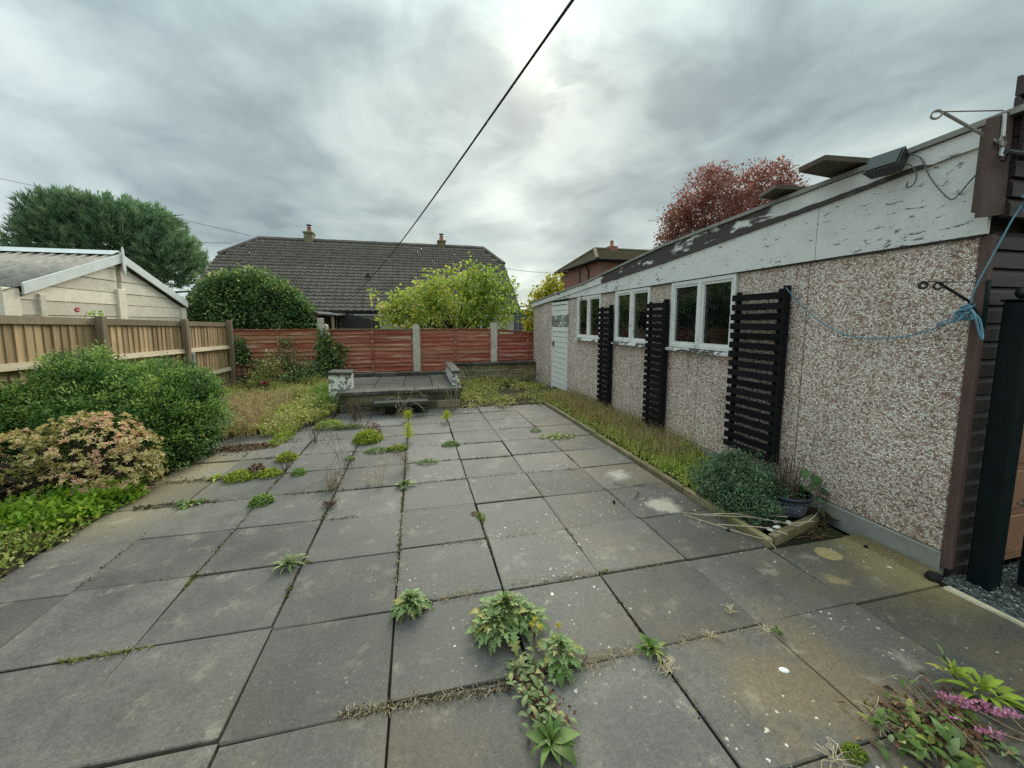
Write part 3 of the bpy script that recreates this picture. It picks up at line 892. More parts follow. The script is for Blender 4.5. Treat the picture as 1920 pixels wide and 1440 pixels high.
# fascia: tapering lower boards and the flaking edge board above them
def strip(y0, y1, lo, hi, x0, x1, name, m):
    ys = [y0]+[y for y, _ in ROOF if y0 < y < y1]+[y for y, _ in STRIP if y0 < y < y1]+[y1]
    ys = sorted(set(ys))
    b = MB()
    n = len(ys)
    vs = []
    for x in (x0, x1):
        for y in ys: vs.append((x, y, lo(y)))
        for y in ys: vs.append((x, y, hi(y)))
    fs = []
    for i in range(n-1):
        fs.append((i, n+i, n+i+1, i+1)); fs.append((2*n+i, 2*n+i+1, 3*n+i+1, 3*n+i))
        fs.append((i, i+1, 2*n+i+1, 2*n+i)); fs.append((n+i, 3*n+i, 3*n+i+1, n+i+1))
    fs += [(0, 2*n, 3*n, n), (n-1, 2*n-1, 4*n-1, 3*n-1)]
    b.add(vs, fs)
    return b.piece(name, m, garage)
for y0, y1, d in ((1.60, 2.585, 0), (2.589, 5.30, .003), (5.304, 8.93, 0)):
    strip(y0, y1, lambda y: 2.035, lambda y: max(lerp_tab(STRIP, y)+.012, 2.04), WX-.022-d, WX+.004, 'fascia_board', MT['fascia'])
for y0, y1 in ((1.56, 4.62), (4.624, 7.3), (7.304, 10.57)):
    strip(y0, y1, lambda y: lerp_tab(STRIP, y), lambda y: lerp_tab(ROOF, y)-.024, WX-.042, WX-.024, 'roof_edge_board', MT['edge_board'])
strip(1.5, 10.58, lambda y: lerp_tab(ROOF, y)-.02, lambda y: lerp_tab(ROOF, y)+.012, WX-.062, WX-.046, 'drip_trim', MT['grey_concrete'])
b = MB(); b.box(WX-.008, 1.62, 2.024, WX+.01, 8.9, 2.033)
b.build('drip_bead', MT['black_metal'], garage)

def window(y0, y1, z0=1.235, z1=2.024):
    f = MB()
    x0, x1 = WX-.012, WX+.055
    t = .038
    f.box(x0, y0, z0, x1, y0+t, z1); f.box(x0, y1-t, z0, x1, y1, z1)
    f.box(x0, y0+t, z1-t, x1, y1-t, z1); f.box(x0, y0+t, z0, x1, y1-t, z0+t)
    w = f.build('window', MT['frame'], garage)
    ym = (y0+y1)/2
    mb = MB(); mb.box(x0-.004, ym-.028, z0+t, x1, ym+.028, z1-t)
    mb.piece('mullion', MT['frame'], w)
    for a, c in ((y0+t, ym-.028), (ym+.028, y1-t)):
        s = MB(); q = .030
        xa, xb = x0+.012, x1-.008
        s.box(xa, a, z0+t, xb, a+q, z1-t); s.box(xa, c-q, z0+t, xb, c, z1-t)
        s.box(xa, a+q, z1-t-q, xb, c-q, z1-t); s.box(xa, a+q, z0+t, xb, c-q, z0+t+q)
        s.piece('casement', MT['frame'], w)
        p = MB(); p.box(x1-.03, a+q, z0+t+q, x1-.026, c-q, z1-t-q)
        p.piece('pane', MT['glass'], w)
    s = MB()
    s.prism([(WX-.055, y0-.02, z0-.045), (WX+.012, y0-.02, z0-.045), (WX+.012, y0-.02, z0-.002), (WX-.055, y0-.02, z0-.022)], (0, y1-y0+.04, 0))
    s.piece('sill', MT['sill'], w)
    return w
for y0, y1 in ((3.400, 4.434), (4.908, 5.878), (6.403, 7.433)): window(y0, y1)

# white side door of horizontal planks
b = MB()
dy0, dy1 = 7.94, 8.95
b.box(WX-.006, dy0, -.02, WX+.06, dy0+.05, 1.99); b.box(WX-.006, dy1-.05, -.02, WX+.06, dy1, 1.99)
b.box(WX-.006, dy0+.05, 1.93, WX+.06, dy1-.05, 1.99)
door = b.build('door', MT['door'], garage)
nz = 16
for k in range(nz):
    z0, z1 = .03+k*(1.895/nz), .03+(k+1)*(1.895/nz)-.009
    p = MB(); tilt = .012 if 11 <= k <= 13 else .004
    p.hexa([(WX+.012-tilt, dy0+.052, z0), (WX+.04, dy0+.052, z0), (WX+.04, dy1-.052, z0), (WX+.012-tilt, dy1-.052, z0),
            (WX+.012, dy0+.052, z1), (WX+.04, dy0+.052, z1), (WX+.04, dy1-.052, z1), (WX+.012, dy1-.052, z1)])
    p.piece('plank', MT['door'], door)
p = MB(); p.box(WX-.012, dy1-.14, .98, WX+.01, dy1-.10, 1.10); p.tube([(WX-.012, dy1-.12, 1.05), (WX-.045, dy1-.12, 1.05), (WX-.045, dy1-.22, 1.05)], .009, 6)
p.piece('handle', MT['black_metal'], door)

# brown gable end: corner trim, shiplap and the boxed head above
b = MB(); b.cbox(WX+.004, 1.585, .02, WX+.045, 1.633, 2.032, .004)
b.piece('corner_trim', MT['brown_board'], garage)
bh = .105
for k in range(20):
    z0 = -.04+k*bh
    if z0 > 2.06: break
    p = MB()
    p.hexa([(WX+.047, 1.592, z0), (3.56, 1.592, z0), (3.56, 1.622, z0), (WX+.047, 1.622, z0),
            (WX+.047, 1.592, z0+.068), (3.56, 1.592, z0+.068), (3.56, 1.622, z0+.068), (WX+.047, 1.622, z0+.068)])
    p.hexa([(WX+.047, 1.594, z0+.0685), (3.56, 1.594, z0+.0685), (3.56, 1.622, z0+.0685), (WX+.047, 1.622, z0+.0685),
            (WX+.047, 1.610, z0+bh-.006), (3.56, 1.610, z0+bh-.006), (3.56, 1.622, z0+bh-.006), (WX+.047, 1.622, z0+bh-.006)])
    p.piece('cladding_board', MT['brown'], garage)
b = MB(); b.prism([(2.965, 1.548, 2.100), (3.155, 1.548, 2.128), (3.128, 1.548, 2.66), (2.965, 1.548, 2.605)], (0, .022, 0))
b.piece('barge_end_board', MT['brown_board'], garage)
b = MB(); b.box(2.99, 1.571, 2.14, WX-.05, 1.60, 2.58)
b.build('barge_packing', MT['plank'], garage)
for k in range(7):
    z0 = 2.115+k*.105
    p = MB()
    p.hexa([(3.16, 1.53, z0), (4.4, 1.53, z0), (4.4, 1.57, z0), (3.16, 1.57, z0), (3.16, 1.53, z0+.066), (4.4, 1.53, z0+.066), (4.4, 1.57, z0+.066), (3.16, 1.57, z0+.066)])
    p.hexa([(3.16, 1.533, z0+.0665), (4.4, 1.533, z0+.0665), (4.4, 1.57, z0+.0665), (3.16, 1.57, z0+.0665), (3.16, 1.552, z0+.099), (4.4, 1.552, z0+.099), (4.4, 1.57, z0+.099), (3.16, 1.57, z0+.099)])
    p.piece('head_board', MT['brown'], garage)
b = MB(); b.cbox(3.150, 1.505, 2.42, 3.19, 1.53, 2.86, .004); b.cbox(3.19, 1.505, 2.60, 4.4, 1.53, 2.84, .004)
b.piece('head_trim', MT['brown'], garage)
# terracotta up-and-over door behind the gate post
gd = MB(); gd.box(3.57, 1.60, .0, 5.2, 1.63, 2.10)
gdo = gd.build('garage_door', MT['terracotta'], garage)
for k in range(7):
    p = MB(); z0 = .02+k*.30
    p.cbox(3.60, 1.585, z0+.035, 5.18, 1.60, z0+.29, .008)
    p.piece('door_panel', MT['terracotta'], gdo)

# ------------------------------------------------------------------ things on and by the garage
def trellis(y0, y1, z0, z1, nsl, label, tilt=.0):
    t = thing('trellis', label, 'trellis', (WX-.08, (y0+y1)/2, z0), 'black slatted trellises on the garage wall')
    xb0, xb1 = WX-.052, WX-.012
    for y in (y0+.035, y1-.07):
        b = MB(); b.cbox(xb0, y, z0, xb1, y+.035, z1, .003); b.piece('batten', MT['dark_wood'], t)
    b = MB(); b.cbox(xb0-.03, y0-.022, z0-.005, xb1, y0-.001, z1+.02, .003); b.piece('edge_board', MT['dark_wood'], t)
    pitch = (z1-z0)/nsl
    r2 = random.Random(int(y0*100))
    for k in range(nsl):
        z = z0 + k*pitch + .004
        b = MB(); b.cbox(xb0-.022, y0+r2.uniform(0, .003), z, xb0-.001, y1+r2.uniform(-.006, .006), z+pitch*(.66 if z1 > 1.82 else .72), .003)
        o = b.piece('slat', MT['dark_wood'], t); o.rotation_euler = (r2.uniform(-.006, .006), 0, 0)
    return t
trellis(2.80, 3.375, .275, 1.83, 17, 'widest black slatted trellis, on the pebbledash right of the nearest garage window')
trellis(4.475, 4.89, .125, 1.81, 19, 'black slatted trellis standing between the nearest and the middle garage windows')
trellis(5.945, 6.34, .12, 1.80, 19, 'black slatted trellis standing between the middle and the farthest garage windows')

def roof_plank(A, B, Cc, Dd, z, th, label):
    t = MB()
    lo = [(A[0], A[1], z), (Dd[0], Dd[1], z), (Cc[0], Cc[1], z), (B[0], B[1], z)]
    t.hexa(lo + [(x, y, zz+th) for x, y, zz in lo])
    o = t.build('roof_plank', MT['plank'], None, org=Vector(lo[0]))
    tag(o, label, 'plank', 'planks lying across the garage roof')
def ext(P, Q, L):
    d = Vector((Q[0]-P[0], Q[1]-P[1])).normalized()
    return (P[0]+d.x*L, P[1]+d.y*L)
A, B_, C_, D_ = (2.831, 2.523), (2.799, 2.297), (3.193, 2.239), (3.256, 2.593)
roof_plank(A, B_, ext(B_, (3.193, 2.262), 1.5), ext(A, (3.256, 2.57), 1.5), 2.66, .035, 'grey timber plank jutting over the garage roof edge, nearer the floodlight')
A, B_, C_, D_ = (3.02, 3.06), (2.93, 2.81), (3.233, 2.771), (3.303, 3.139)
roof_plank(A, B_, ext(B_, (3.25, 2.80), 1.3), ext(A, (3.30, 3.10), 1.3), 2.645, .03, 'shorter grey plank jutting over the garage roof edge in front of the red tree')

# floodlight
fl = thing('floodlight', 'black floodlight tilted down under the roof edge on the peeling white board', 'floodlight', (3.08, 2.1, 2.56))
b = MB()
p0, p1, p2, p3 = Vector((2.99, 2.135, 2.548)), Vector((3.02, 1.985, 2.532)), Vector((2.985, 1.985, 2.498)), Vector((2.96, 2.13, 2.478))
FM = Matrix.Translation((3.03, 2.065, 2.565)) @ Euler((0, radians(28), radians(4))).to_matrix().to_4x4()
def fbox(mb, x0, y0, z0, x1, y1, z1, taper=1.0):
    pts = [(x0, y0*taper, z0*taper), (x1, y0, z0), (x1, y1, z0), (x0, y1*taper, z0*taper), (x0, y0*taper, z1*taper), (x1, y0, z1), (x1, y1, z1), (x0, y1*taper, z1*taper)]
    mb.hexa([tuple(FM @ Vector(q)) for q in pts]); return mb
fbox(b, -.045, -.085, -.055, .035, .085, .055, 1.15)
b.build('lamp_body', MT['black_metal'], fl)
b = MB(); fbox(b, -.052, -.085, -.050, -.046, .085, .050); b.build('lamp_glass', MT['lamp_glass'], fl)
b = MB(); fbox(b, .035, -.03, -.03, .065, .03, .03); b.box(3.075, 2.03, 2.535, WX-.043, 2.09, 2.575); b.build('bracket', MT['black_metal'], fl)
for k in range(4):
    b = MB(); fbox(b, -.02, -.08+k*.046, .056, .033, -.072+k*.046, .068); b.build('cooling_fin', MT['black_metal'], fl)

def smooth_path(pts, n=6):
    P = [Vector(p) for p in pts]; out = []
    for i in range(len(P)-1):
        a, b_, c, d = P[max(i-1, 0)], P[i], P[i+1], P[min(i+2, len(P)-1)]
        for k in range(n):
            t = k/n
            out.append(.5*((2*b_)+(c-a)*t+(2*a-5*b_+4*c-d)*t*t+(3*b_-a-3*c+d)*t**3))
    return out+[P[-1]]
def wire(name, pts, r, m, label, cat, n=6, seg=6):
    b = MB(); b.tube(smooth_path(pts, seg), r, n)
    c = Vector(pts[0])
    o = b.build(name, m, None, True, org=c)
    return tag(o, label, cat)
wire('lamp_cable', [(3.085, 2.03, 2.565), (3.09, 1.985, 2.60), (3.09, 1.94, 2.575), (3.10, 1.915, 2.54), (3.10, 1.865, 2.42), (3.105, 1.78, 2.285), (3.105, 1.74, 2.265), (3.10, 1.68, 2.338), (3.09, 1.62, 2.40), (3.02, 1.55, 2.42)], .0042, MT['cable'], 'grey cable drooping from the floodlight to the black pipe at the gable', 'cable')
wire('lamp_cable', [(3.085, 2.02, 2.56), (3.08, 1.965, 2.53), (3.085, 1.93, 2.46), (3.09, 1.945, 2.405), (3.10, 1.985, 2.405), (3.11, 1.99, 2.44)], .004, MT['cable'], 'short looped tail of cable hanging beside the floodlight', 'cable')
# clothes line bracket at the top, pipe
t = thing('line_bracket', 'rusty folding metal bracket fixed to the brown board at the garage roof corner', 'bracket', (2.97, 1.53, 2.6))
b = MB(); b.tube([(2.83, 1.72, 2.70), (3.02, 1.535, 2.64)], .0035, 6); b.build('rod', MT['rust'], t)
b = MB(); b.tube([(2.87, 1.70, 2.69), (3.02, 1.53, 2.47)], .008, 6); b.build('stay', MT['galv'], t)
b = MB(); b.hexa([(3.045, 1.538, 2.42), (3.07, 1.538, 2.42), (3.07, 1.545, 2.42), (3.045, 1.545, 2.42), (3.035, 1.538, 2.63), (3.055, 1.538, 2.63), (3.055, 1.545, 2.63), (3.035, 1.545, 2.63)]); b.build('back_plate', MT['upvc'], t)
ring = lambda c, r, ax: [tuple(Vector(c)+Vector((cos(a)*r*ax[0], cos(a)*r*ax[1], sin(a)*r))) for a in np.linspace(0, 2*pi, 13)]
b = MB(); b.tube(ring((2.84, 1.715, 2.685), .022, (.7, -.7)), .006, 5); b.tube(ring((3.03, 1.53, 2.485), .025, (1, 0)), .005, 5); b.build('pulley', MT['galv'], t)
t = thing('rail_pipe', 'black pipe held by clips across the brown boards at the roof corner', 'pipe', (3.0, 1.52, 2.4))
b = MB(); b.tube([(2.99, 1.49, 2.415), (4.3, 1.49, 2.43)], .013, 8); b.build('pipe', MT['black_metal'], t)
for x in (3.0, 3.07):
    b = MB(); b.tube([(x, 1.49, 2.40), (x+.012, 1.50, 2.378), (x+.03, 1.525, 2.385)], .006, 5); b.build('clip', MT['black_metal'], t)
# lower hook bracket and the blue line
t = thing('hook_bracket', 'black wall hook bracket the blue line is tied to at the garage corner', 'bracket', (3.1, 1.6, 1.75))
b = MB(); b.tube([(2.90, 1.72, 1.775), (3.145, 1.585, 1.765)], .003, 5); b.build('rod', MT['black_metal'], t)
b = MB(); b.tube([(2.97, 1.69, 1.765), (3.06, 1.60, 1.66), (3.14, 1.575, 1.55)], .008, 6); b.build('stay', MT['gate_paint'], t)
b = MB(); b.tube(ring((2.895, 1.72, 1.755), .018, (.8, -.6)), .008, 5); b.tube(ring((2.965, 1.69, 1.75), .02, (.8, -.6)), .007, 5); b.build('eyelet', MT['black_metal'], t)
b = MB(); b.box(3.155, 1.578, 1.50, 3.185, 1.584, 1.78); b.build('back_plate', MT['gate_paint'], t)
rope = thing('blue_rope', 'blue rope looped from the wide trellis to the hook at the garage corner', 'rope', (3.05, 1.7, 1.5))
rp = [(3.075, 2.78, 1.835), (3.09, 2.70, 1.74), (3.11, 2.56, 1.60), (3.12, 2.40, 1.49), (3.125, 2.25, 1.435), (3.12, 2.07, 1.428), (3.12, 1.90, 1.45), (3.11, 1.75, 1.51), (3.10, 1.64, 1.575)]
b = MB(); P = smooth_path(rp, 8)
for ph in (0, pi):
    b.tube([p+Vector((0, cos(i*1.4+ph)*.0035, sin(i*1.4+ph)*.0035)) for i, p in enumerate(P)], .0030, 5)
b.build('line', MT['rope'], rope)
b = MB(); b.tube(smooth_path([(3.10, 1.62, 1.60), (3.03, 1.56, 1.60), (3.05, 1.54, 1.50), (3.085, 1.54, 1.445), (3.11, 1.55, 1.47), (3.105, 1.57, 1.56), (3.08, 1.60, 1.61)]), .0055, 5); b.build('loop', MT['rope'], rope)
rr = random.Random(3)
b = MB()
for k in range(7):
    c = Vector((3.085, 1.60, 1.59))
    pts = [c+Vector((rr.uniform(-.05, .04), rr.uniform(-.02, .05), rr.uniform(-.04, .05))) for _ in range(5)]
    b.tube(smooth_path(pts, 4), .005, 5)
b.tube(smooth_path([(3.09, 1.63, 1.585), (3.10, 1.70, 1.555), (3.11, 1.76, 1.525), (3.10, 1.70, 1.535), (3.09, 1.62, 1.56)]), .004, 5)
b.build('knot', MT['rope'], rope)
b = MB(); b.tube(smooth_path([(3.07, 1.60, 1.62), (3.05, 1.57, 1.74), (3.08, 1.52, 1.95), (3.13, 1.485, 2.13), (3.2, 1.48, 2.16), (3.6, 1.47, 2.18)]), .0042, 5); b.build('upper_line', MT['rope'], rope)
b = MB()
for k in range(4):
    c = Vector((3.15, 1.48, 2.16))
    b.tube(smooth_path([c+Vector((rr.uniform(-.03, .04), rr.uniform(-.02, .01), rr.uniform(-.03, .06))) for _ in range(4)], 4), .005, 5)
b.build('knot', MT['rope'], rope)

# gate post and gate
t = thing('gate_post', 'thick dark green box-section gate post in front of the brown garage cladding', 'gate post', (3.30, 1.47, -.04))
b = MB(); b.cbox(3.240, 1.445, -.06, 3.340, 1.55, 1.655, .008); b.build('post', MT['gate_paint'], t)
b = MB(); b.cbox(3.232, 1.437, 1.655, 3.348, 1.558, 1.668, .004); b.lathe((3.295, 1.497, 1.668), [(.012, 0), (.03, .015), (.036, .035), (.03, .055), (.012, .067), (0, .07)], 14); b.build('finial', MT['black_metal'], t, True)
t = thing('metal_gate', 'dark green tubular metal gate standing ajar beside its post', 'gate', (3.44, 1.44, .02))
GO = .04
b = MB()
b.cbox(3.395, 1.385, -.01, 3.445, 1.43, 1.50, .004)
b.hexa([(3.40, 1.37, -.015), (3.44, 1.385, -.015), (4.1, .93, -.015), (4.06, .91, -.015), (3.40, 1.37, .025), (3.44, 1.385, .025), (4.1, .93, .025), (4.06, .91, .025)])
b.hexa([(3.40, 1.37, 1.46), (3.44, 1.385, 1.46), (4.1, .93, 1.46), (4.06, .91, 1.46), (3.40, 1.37, 1.50), (3.44, 1.385, 1.50), (4.1, .93, 1.50), (4.06, .91, 1.50)])
b.v = [(x+GO, y, z) for x, y, z in b.v]
b.build('gate_frame', MT['gate_paint'], t)
for k in range(1, 6):
    f = k/6; x, y = 3.46+.66*f, 1.385-.46*f
    b = MB(); b.tube([(x, y, .02), (x, y, 1.47)], .009, 6); b.build('bar', MT['gate_paint'], t)
b = MB(); b.tube([(3.31, 1.43, .50), (3.40, 1.405, .50)], .008, 6); b.box(3.335, 1.40, .485, 3.365, 1.43, .53); b.tube([(3.43, 1.385, .47), (3.56, 1.32, .44)], .005, 5); b.v = [(x+GO, y, z) for x, y, z in b.v]
b.build('hinge', MT['rust'], t)

# ------------------------------------------------------------------ tan closeboard fence on the left
FX = -4.05
fence = thing('closeboard_fence', 'tan closeboard timber fence with weathered rails along the left side', 'fence', (FX, 6.4, 0))
fm = []
for k in range(4):
    b = MB(); q = random.Random(k)
    w = .122
    j = [q.uniform(-.003, .003) for _ in range(4)]
    b.hexa([(.001+j[0], 0, -.02), (-.010, w, -.02), (-.015, w, -.02), (-.018, 0, -.02), (.001+j[1], j[2], 1.555), (-.010, w, 1.555), (-.015, w, 1.555), (-.018, j[2], 1.555)])
    fm.append(b.mesh('fence_board', MT['fence']))
yb = 2.2; k = 0
q = random.Random(12)
while yb < 10.15:
    sag = 1.0-.004*(yb-5)
    link('fence_board', fm[k % 4], fence, (-.035+q.uniform(-.002, .003), yb-6.4, q.uniform(-.01, .01)), (q.uniform(-.004, .004), q.uniform(-.004, .004), 0), (1, 1, sag))
    yb += .114; k += 1
posts = [2.45, 4.40, 6.38, 8.35, 10.12]
for i, y in enumerate(posts):
    b = MB(); b.cbox(FX-.015, y-.048, -.05, FX+.075, y+.048, 1.635-.012*(y-5)/1.0*.9, .006)
    b.piece('post', MT['post'], fence)
def rail(z, h, d, y0, y1, dz=-.006):
    b = MB(); zz = lambda y: z+dz*(y-6)
    b.hexa([(FX-.033, y0, zz(y0)-h/2), (FX-.033+d, y0, zz(y0)-h/2+.012), (FX-.033+d, y1, zz(y1)-h/2+.012), (FX-.033, y1, zz(y1)-h/2),
            (FX-.033, y0, zz(y0)+h/2), (FX-.033+d*.55, y0, zz(y0)+h/2), (FX-.033+d*.55, y1, zz(y1)+h/2), (FX-.033, y1, zz(y1)+h/2)])
    b.piece('rail', MT['rail'], fence)
for a, c in zip(posts[:-1], posts[1:]):
    rail(1.06, .085, .06, a+.05, c-.05, -.018)
    rail(.50, .085, .06, a+.05, c-.05, 0)
    b = MB(); z = lambda y: 1.612-.016*(y-5)
    b.hexa([(FX-.05, a+.05, z(a)-.085), (FX-.008, a+.05, z(a)-.085), (FX-.008, c-.05, z(c)-.085), (FX-.05, c-.05, z(c)-.085), (FX-.055, a+.05, z(a)), (FX-.003, a+.05, z(a)), (FX-.003, c-.05, z(c)), (FX-.055, c-.05, z(c))])
    b.piece('top_rail', MT['post'], fence)
b = MB(); b.cbox(FX+.0, 8.42, -.05, FX+.085, 8.51, .98, .012); b.piece('repair_spur', MT['spur'], fence)

# ------------------------------------------------------------------ red lap-panel fence at the back
RY = 10.6
rf = thing('lap_fence', 'faded red waney lap fence panels slotted between pale concrete posts at the back', 'fence', (0, RY, .2))
sm = []
for k in range(5):
    q = random.Random(50+k); b = MB(); ns = 14
    lo = [0]*(ns+1); v = 0
    for i in range(ns+1):
        v = v*.7+q.uniform(-.008, .008); lo[i] = v
    vs = []
    for i in range(ns+1):
        x = -.5+i/ns
        vs += [(x, -.030, lo[i]), (x, -.004, .130), (x, .002, .130), (x, -.016, lo[i])]
    fs = []
    for i in range(ns):
        for j in range(4):
            fs.append((i*4+j, (i+1)*4+j, (i+1)*4+(j+1) % 4, i*4+(j+1) % 4))
    fs += [(0, 1, 2, 3), (ns*4+3, ns*4+2, ns*4+1, ns*4)]
    b.add(vs, fs); sm.append(b.mesh('slat', MT['red']))
q = random.Random(8)
def red_panel(x0, x1, z0, z1l, z1r, bats):
    f = MB()
    f.cbox(x0+.06, RY+.002, z0+.02, x1-.06, RY+.012, min(z1l, z1r)-.04, .003)
    p = f.build('fence_panel', MT['red'], rf)
    for x, w_, zt in [(x_, .022, (z1l+z1r)/2-.02) for x_ in bats]+[(x0+.02, .02, z1l-.012), (x1-.02, .02, z1r-.012)]:
        f = MB(); f.cbox(x-w_, RY-.052, z0, x+w_, RY-.031, zt, .003); f.piece('batten', MT['red'], p)
    c = MB(); c.hexa([(x0, RY-.05, z1l-.012), (x1, RY-.05, z1r-.012), (x1, RY+.02, z1r-.012), (x0, RY+.02, z1l-.012), (x0, RY-.055, z1l+.014), (x1, RY-.055, z1r+.014), (x1, RY+.02, z1r+.014), (x0, RY+.02, z1l+.014)])
    c.piece('cap', MT['red'] if z1l != z1r else MT['post'], p)
    z = z0; k = 0; pit = .1045
    zt = max(z1l, z1r)
    while z < zt-.05:
        zz = z
        o = link('slat', sm[q.randint(0, 4)], p, ((x0+x1)/2, q.uniform(-.002, .002), zz-.2), (0, q.uniform(-.004, .004), 0), (x1-x0-.01, 1, min(1, (min(z1l, z1r)+.02-zz)/.13)))
        if min(z1l, z1r)+.02-zz < .03:
            o.scale = (x1-x0-.01, 1, .5); o.rotation_euler = (0, atan2(z1l-z1r, x1-x0), 0); o.location.z -= .02
        z += pit; k += 1
red_panel(-4.16, -2.26, .30, 1.355, 1.365, (-3.2,))
red_panel(-2.08, -.065, .19, 1.36, 1.36, (-1.055,))
red_panel(.115, 1.975, .19, 1.36, 1.355, (1.025,))
red_panel(2.15, 3.95, .40, 1.345, 1.205, (3.02,))
for x, zt in ((-4.25, 1.43), (-2.17, 1.49), (.025, 1.49), (2.062, 1.53)):
    b = MB(); w = .085
    b.prism([(x-w, RY-.085, -.1), (x+w, RY-.085, -.1), (x+w, RY-.085, zt-.03), (x+w*.4, RY-.085, zt), (x-w*.4, RY-.085, zt), (x-w, RY-.085, zt-.03)], (0, .15, 0))
    b.piece('concrete_post', MT['concrete'], rf)
for x0, x1 in ((-4.16, -2.26), (-2.08, -.065), (.115, 1.975)):
    b = MB(); b.cbox(x0, RY-.05, -.05, x1, RY-.005, .19 if x0 > -3 else .29, .006); b.piece('gravel_board', MT['dark_slab'], rf)

# ------------------------------------------------------------------ platform of walling blocks with a step, and the far block wall
plat = thing('block_platform', 'mossy raised platform of walling blocks with coping slabs in front of the red fence', 'platform', (-.27, 7.1, 0))
q = random.Random(21)
def course(x0, x1, yf, z0, h, bl, offs, parent, m, depth=.1, along='x', lo=None):
    x = x0-offs
    while x < x1-.02:
        a, c = max(x, x0), min(x+bl, x1)
        if c-a > .05:
            b = MB(); pr = q.uniform(-.008, .008)
            mm = m if q.random() > .3 else MT['block_light']
            if along == 'x': b.cbox(a+.006, yf+pr, z0+.006, c-.006, yf+depth, z0+h-.006, .009)
            else: b.cbox(yf+pr, a+.004, z0+.004, yf+depth, c-.004, z0+h-.004, .010)
            b.piece('block', mm, parent)
        x += bl
course(-1.29, .77, 7.10, .0, .145, .44, .12, plat, MT['block'])
course(-1.29, .77, 7.10, .145, .145, .44, .30, plat, MT['block'])
b = MB(); b.box(-1.27, 7.113, -.05, .75, 9.1, .296); b.build('mortar_core', m_plain('mortar', (.25, .23, .185), .9), plat)
for i in range(5):
    x0 = -1.32+i*.425; b = MB(); b.cbox(x0+.003, 7.065, .298, x0+.422, 7.42, .362+q.uniform(-.004, .004), .008); b.piece('coping_slab', MT['coping'], plat)
for j in range(3):
    for i in range(4):
        x0 = -1.30+i*.53; b = MB(); b.cbox(x0+.005, 7.43+j*.56, .296, x0+.525, 7.98+j*.56, .348+q.uniform(-.005, .005), .006); b.piece('platform_slab', MT['dark_slab'], plat)
course(-1.3, .8, 9.10, .34, .095, .5, .1, plat, MT['coping'], .12)
# end piers
b = MB(); b.cbox(-1.50, 7.42, 0, -1.135, 7.80, .625, .012); b.piece('left_pier', MT['white_wall'], plat)
b = MB(); b.prism([(-1.52, 7.39, .625), (-1.115, 7.39, .625), (-1.12, 7.39, .66), (-1.50, 7.39, .675)], (0, .44, 0)); b.piece('pier_cap', MT['coping'], plat)
b = MB(); b.cbox(.66, 7.42, 0, .79, 9.1, .59, .010); b.piece('right_pier', MT['white_wall'], plat)
b = MB(); b.cbox(.635, 7.39, .592, .815, 9.12, .64, .010); b.piece('pier_cap', MT['coping'], plat)

st = thing('garden_step', 'dark stone step slab on brick supports before the block platform', 'step', (-.26, 6.86, 0))
b = MB(); b.cbox(-.70, 6.72, .155, .185, 7.06, .222, .010); b.piece('tread', MT['dark_slab'], st)
for x in (-.62, -.24, .08):
    b = MB(); b.cbox(x, 6.82, 0, x+.10, 7.04, .154, .008); b.piece('brick_support', MT['block'], st)

wall = thing('block_wall', 'low garden wall of split walling blocks between the platform and the garage', 'wall', (2.0, 10.25, -.13))
for k in range(4):
    course(.86, 3.15, 10.25, -.13+k*.1385, .1385, .455, (.0, .22, .1, .33)[k], wall, MT['block_light'] if k else MT['block'])
b = MB(); b.box(.88, 10.264, -.2, 3.14, 10.40, .42); b.build('mortar_core', m_plain('wall_mortar', (.44, .40, .31), .9), wall)
x = .82
while x < 3.1:
    b = MB(); b.cbox(x+.003, 10.20, .428, min(x+.6, 3.14)-.003, 10.42, .488, .008); b.piece('coping_slab', MT['coping'], wall); x += .6

# ------------------------------------------------------------------ neighbour's shed with corrugated roof, left
SX = -5.06
shed = thing('neighbour_shed', 'cream panelled outbuilding with corrugated roof behind the tan fence', 'shed', (SX, 8.5, 0))
PK, PKZ = 8.58, 2.585
E0, E1 = 6.45, 10.62
sl0 = (PKZ-1.92)/(PK-6.68); sl1 = (PKZ-1.87)/(10.53-PK)
ztop = lambda y: PKZ-sl0*(PK-y) if y < PK else PKZ-sl1*(y-PK)
q = random.Random(4)
hh = .205
for k in range(13):
    z0 = k*hh; z1 = z0+hh-.007
    for a, c in ((6.62, 8.50), (8.62, 10.50)):
        if a < PK and c < PK:
            ya = max(a, PK-(PKZ-.03-z0)/sl0) if z0 > 1.7 else a; yb_ = c
            yt = max(a, PK-(PKZ-.03-z1)/sl0) if z1 > 1.7 else a; ytb = c
        else:
            ya, yb_ = a, min(c, PK+(PKZ-.03-z0)/sl1) if z0 > 1.7 else c
            yt, ytb = a, min(c, PK+(PKZ-.03-z1)/sl1) if z1 > 1.7 else c
        if yb_-ya < .1: continue
        if ytb < yt: yt = ytb = (ya+yb_)/2
        b = MB(); pr = q.uniform(0, .006)
        b.hexa([(SX+pr, ya, z0), (SX+pr, yb_, z0), (SX-.05, yb_, z0), (SX-.05, ya, z0), (SX+pr-.008, yt, z1), (SX+pr-.008, ytb, z1), (SX-.05, ytb, z1), (SX-.05, yt, z1)])
        b.piece('wall_panel', MT['shed_wall'], shed)
for y, w, zt in ((6.53, .12, 1.98), (6.98, .05, 1.93), (8.555, .10, 2.12), (10.47, .09, 1.86)):
    b = MB(); b.cbox(SX-.02, y-w, 0, SX+.035, y+w, zt, .008); b.piece('pilaster', MT['shed_wall'], shed)
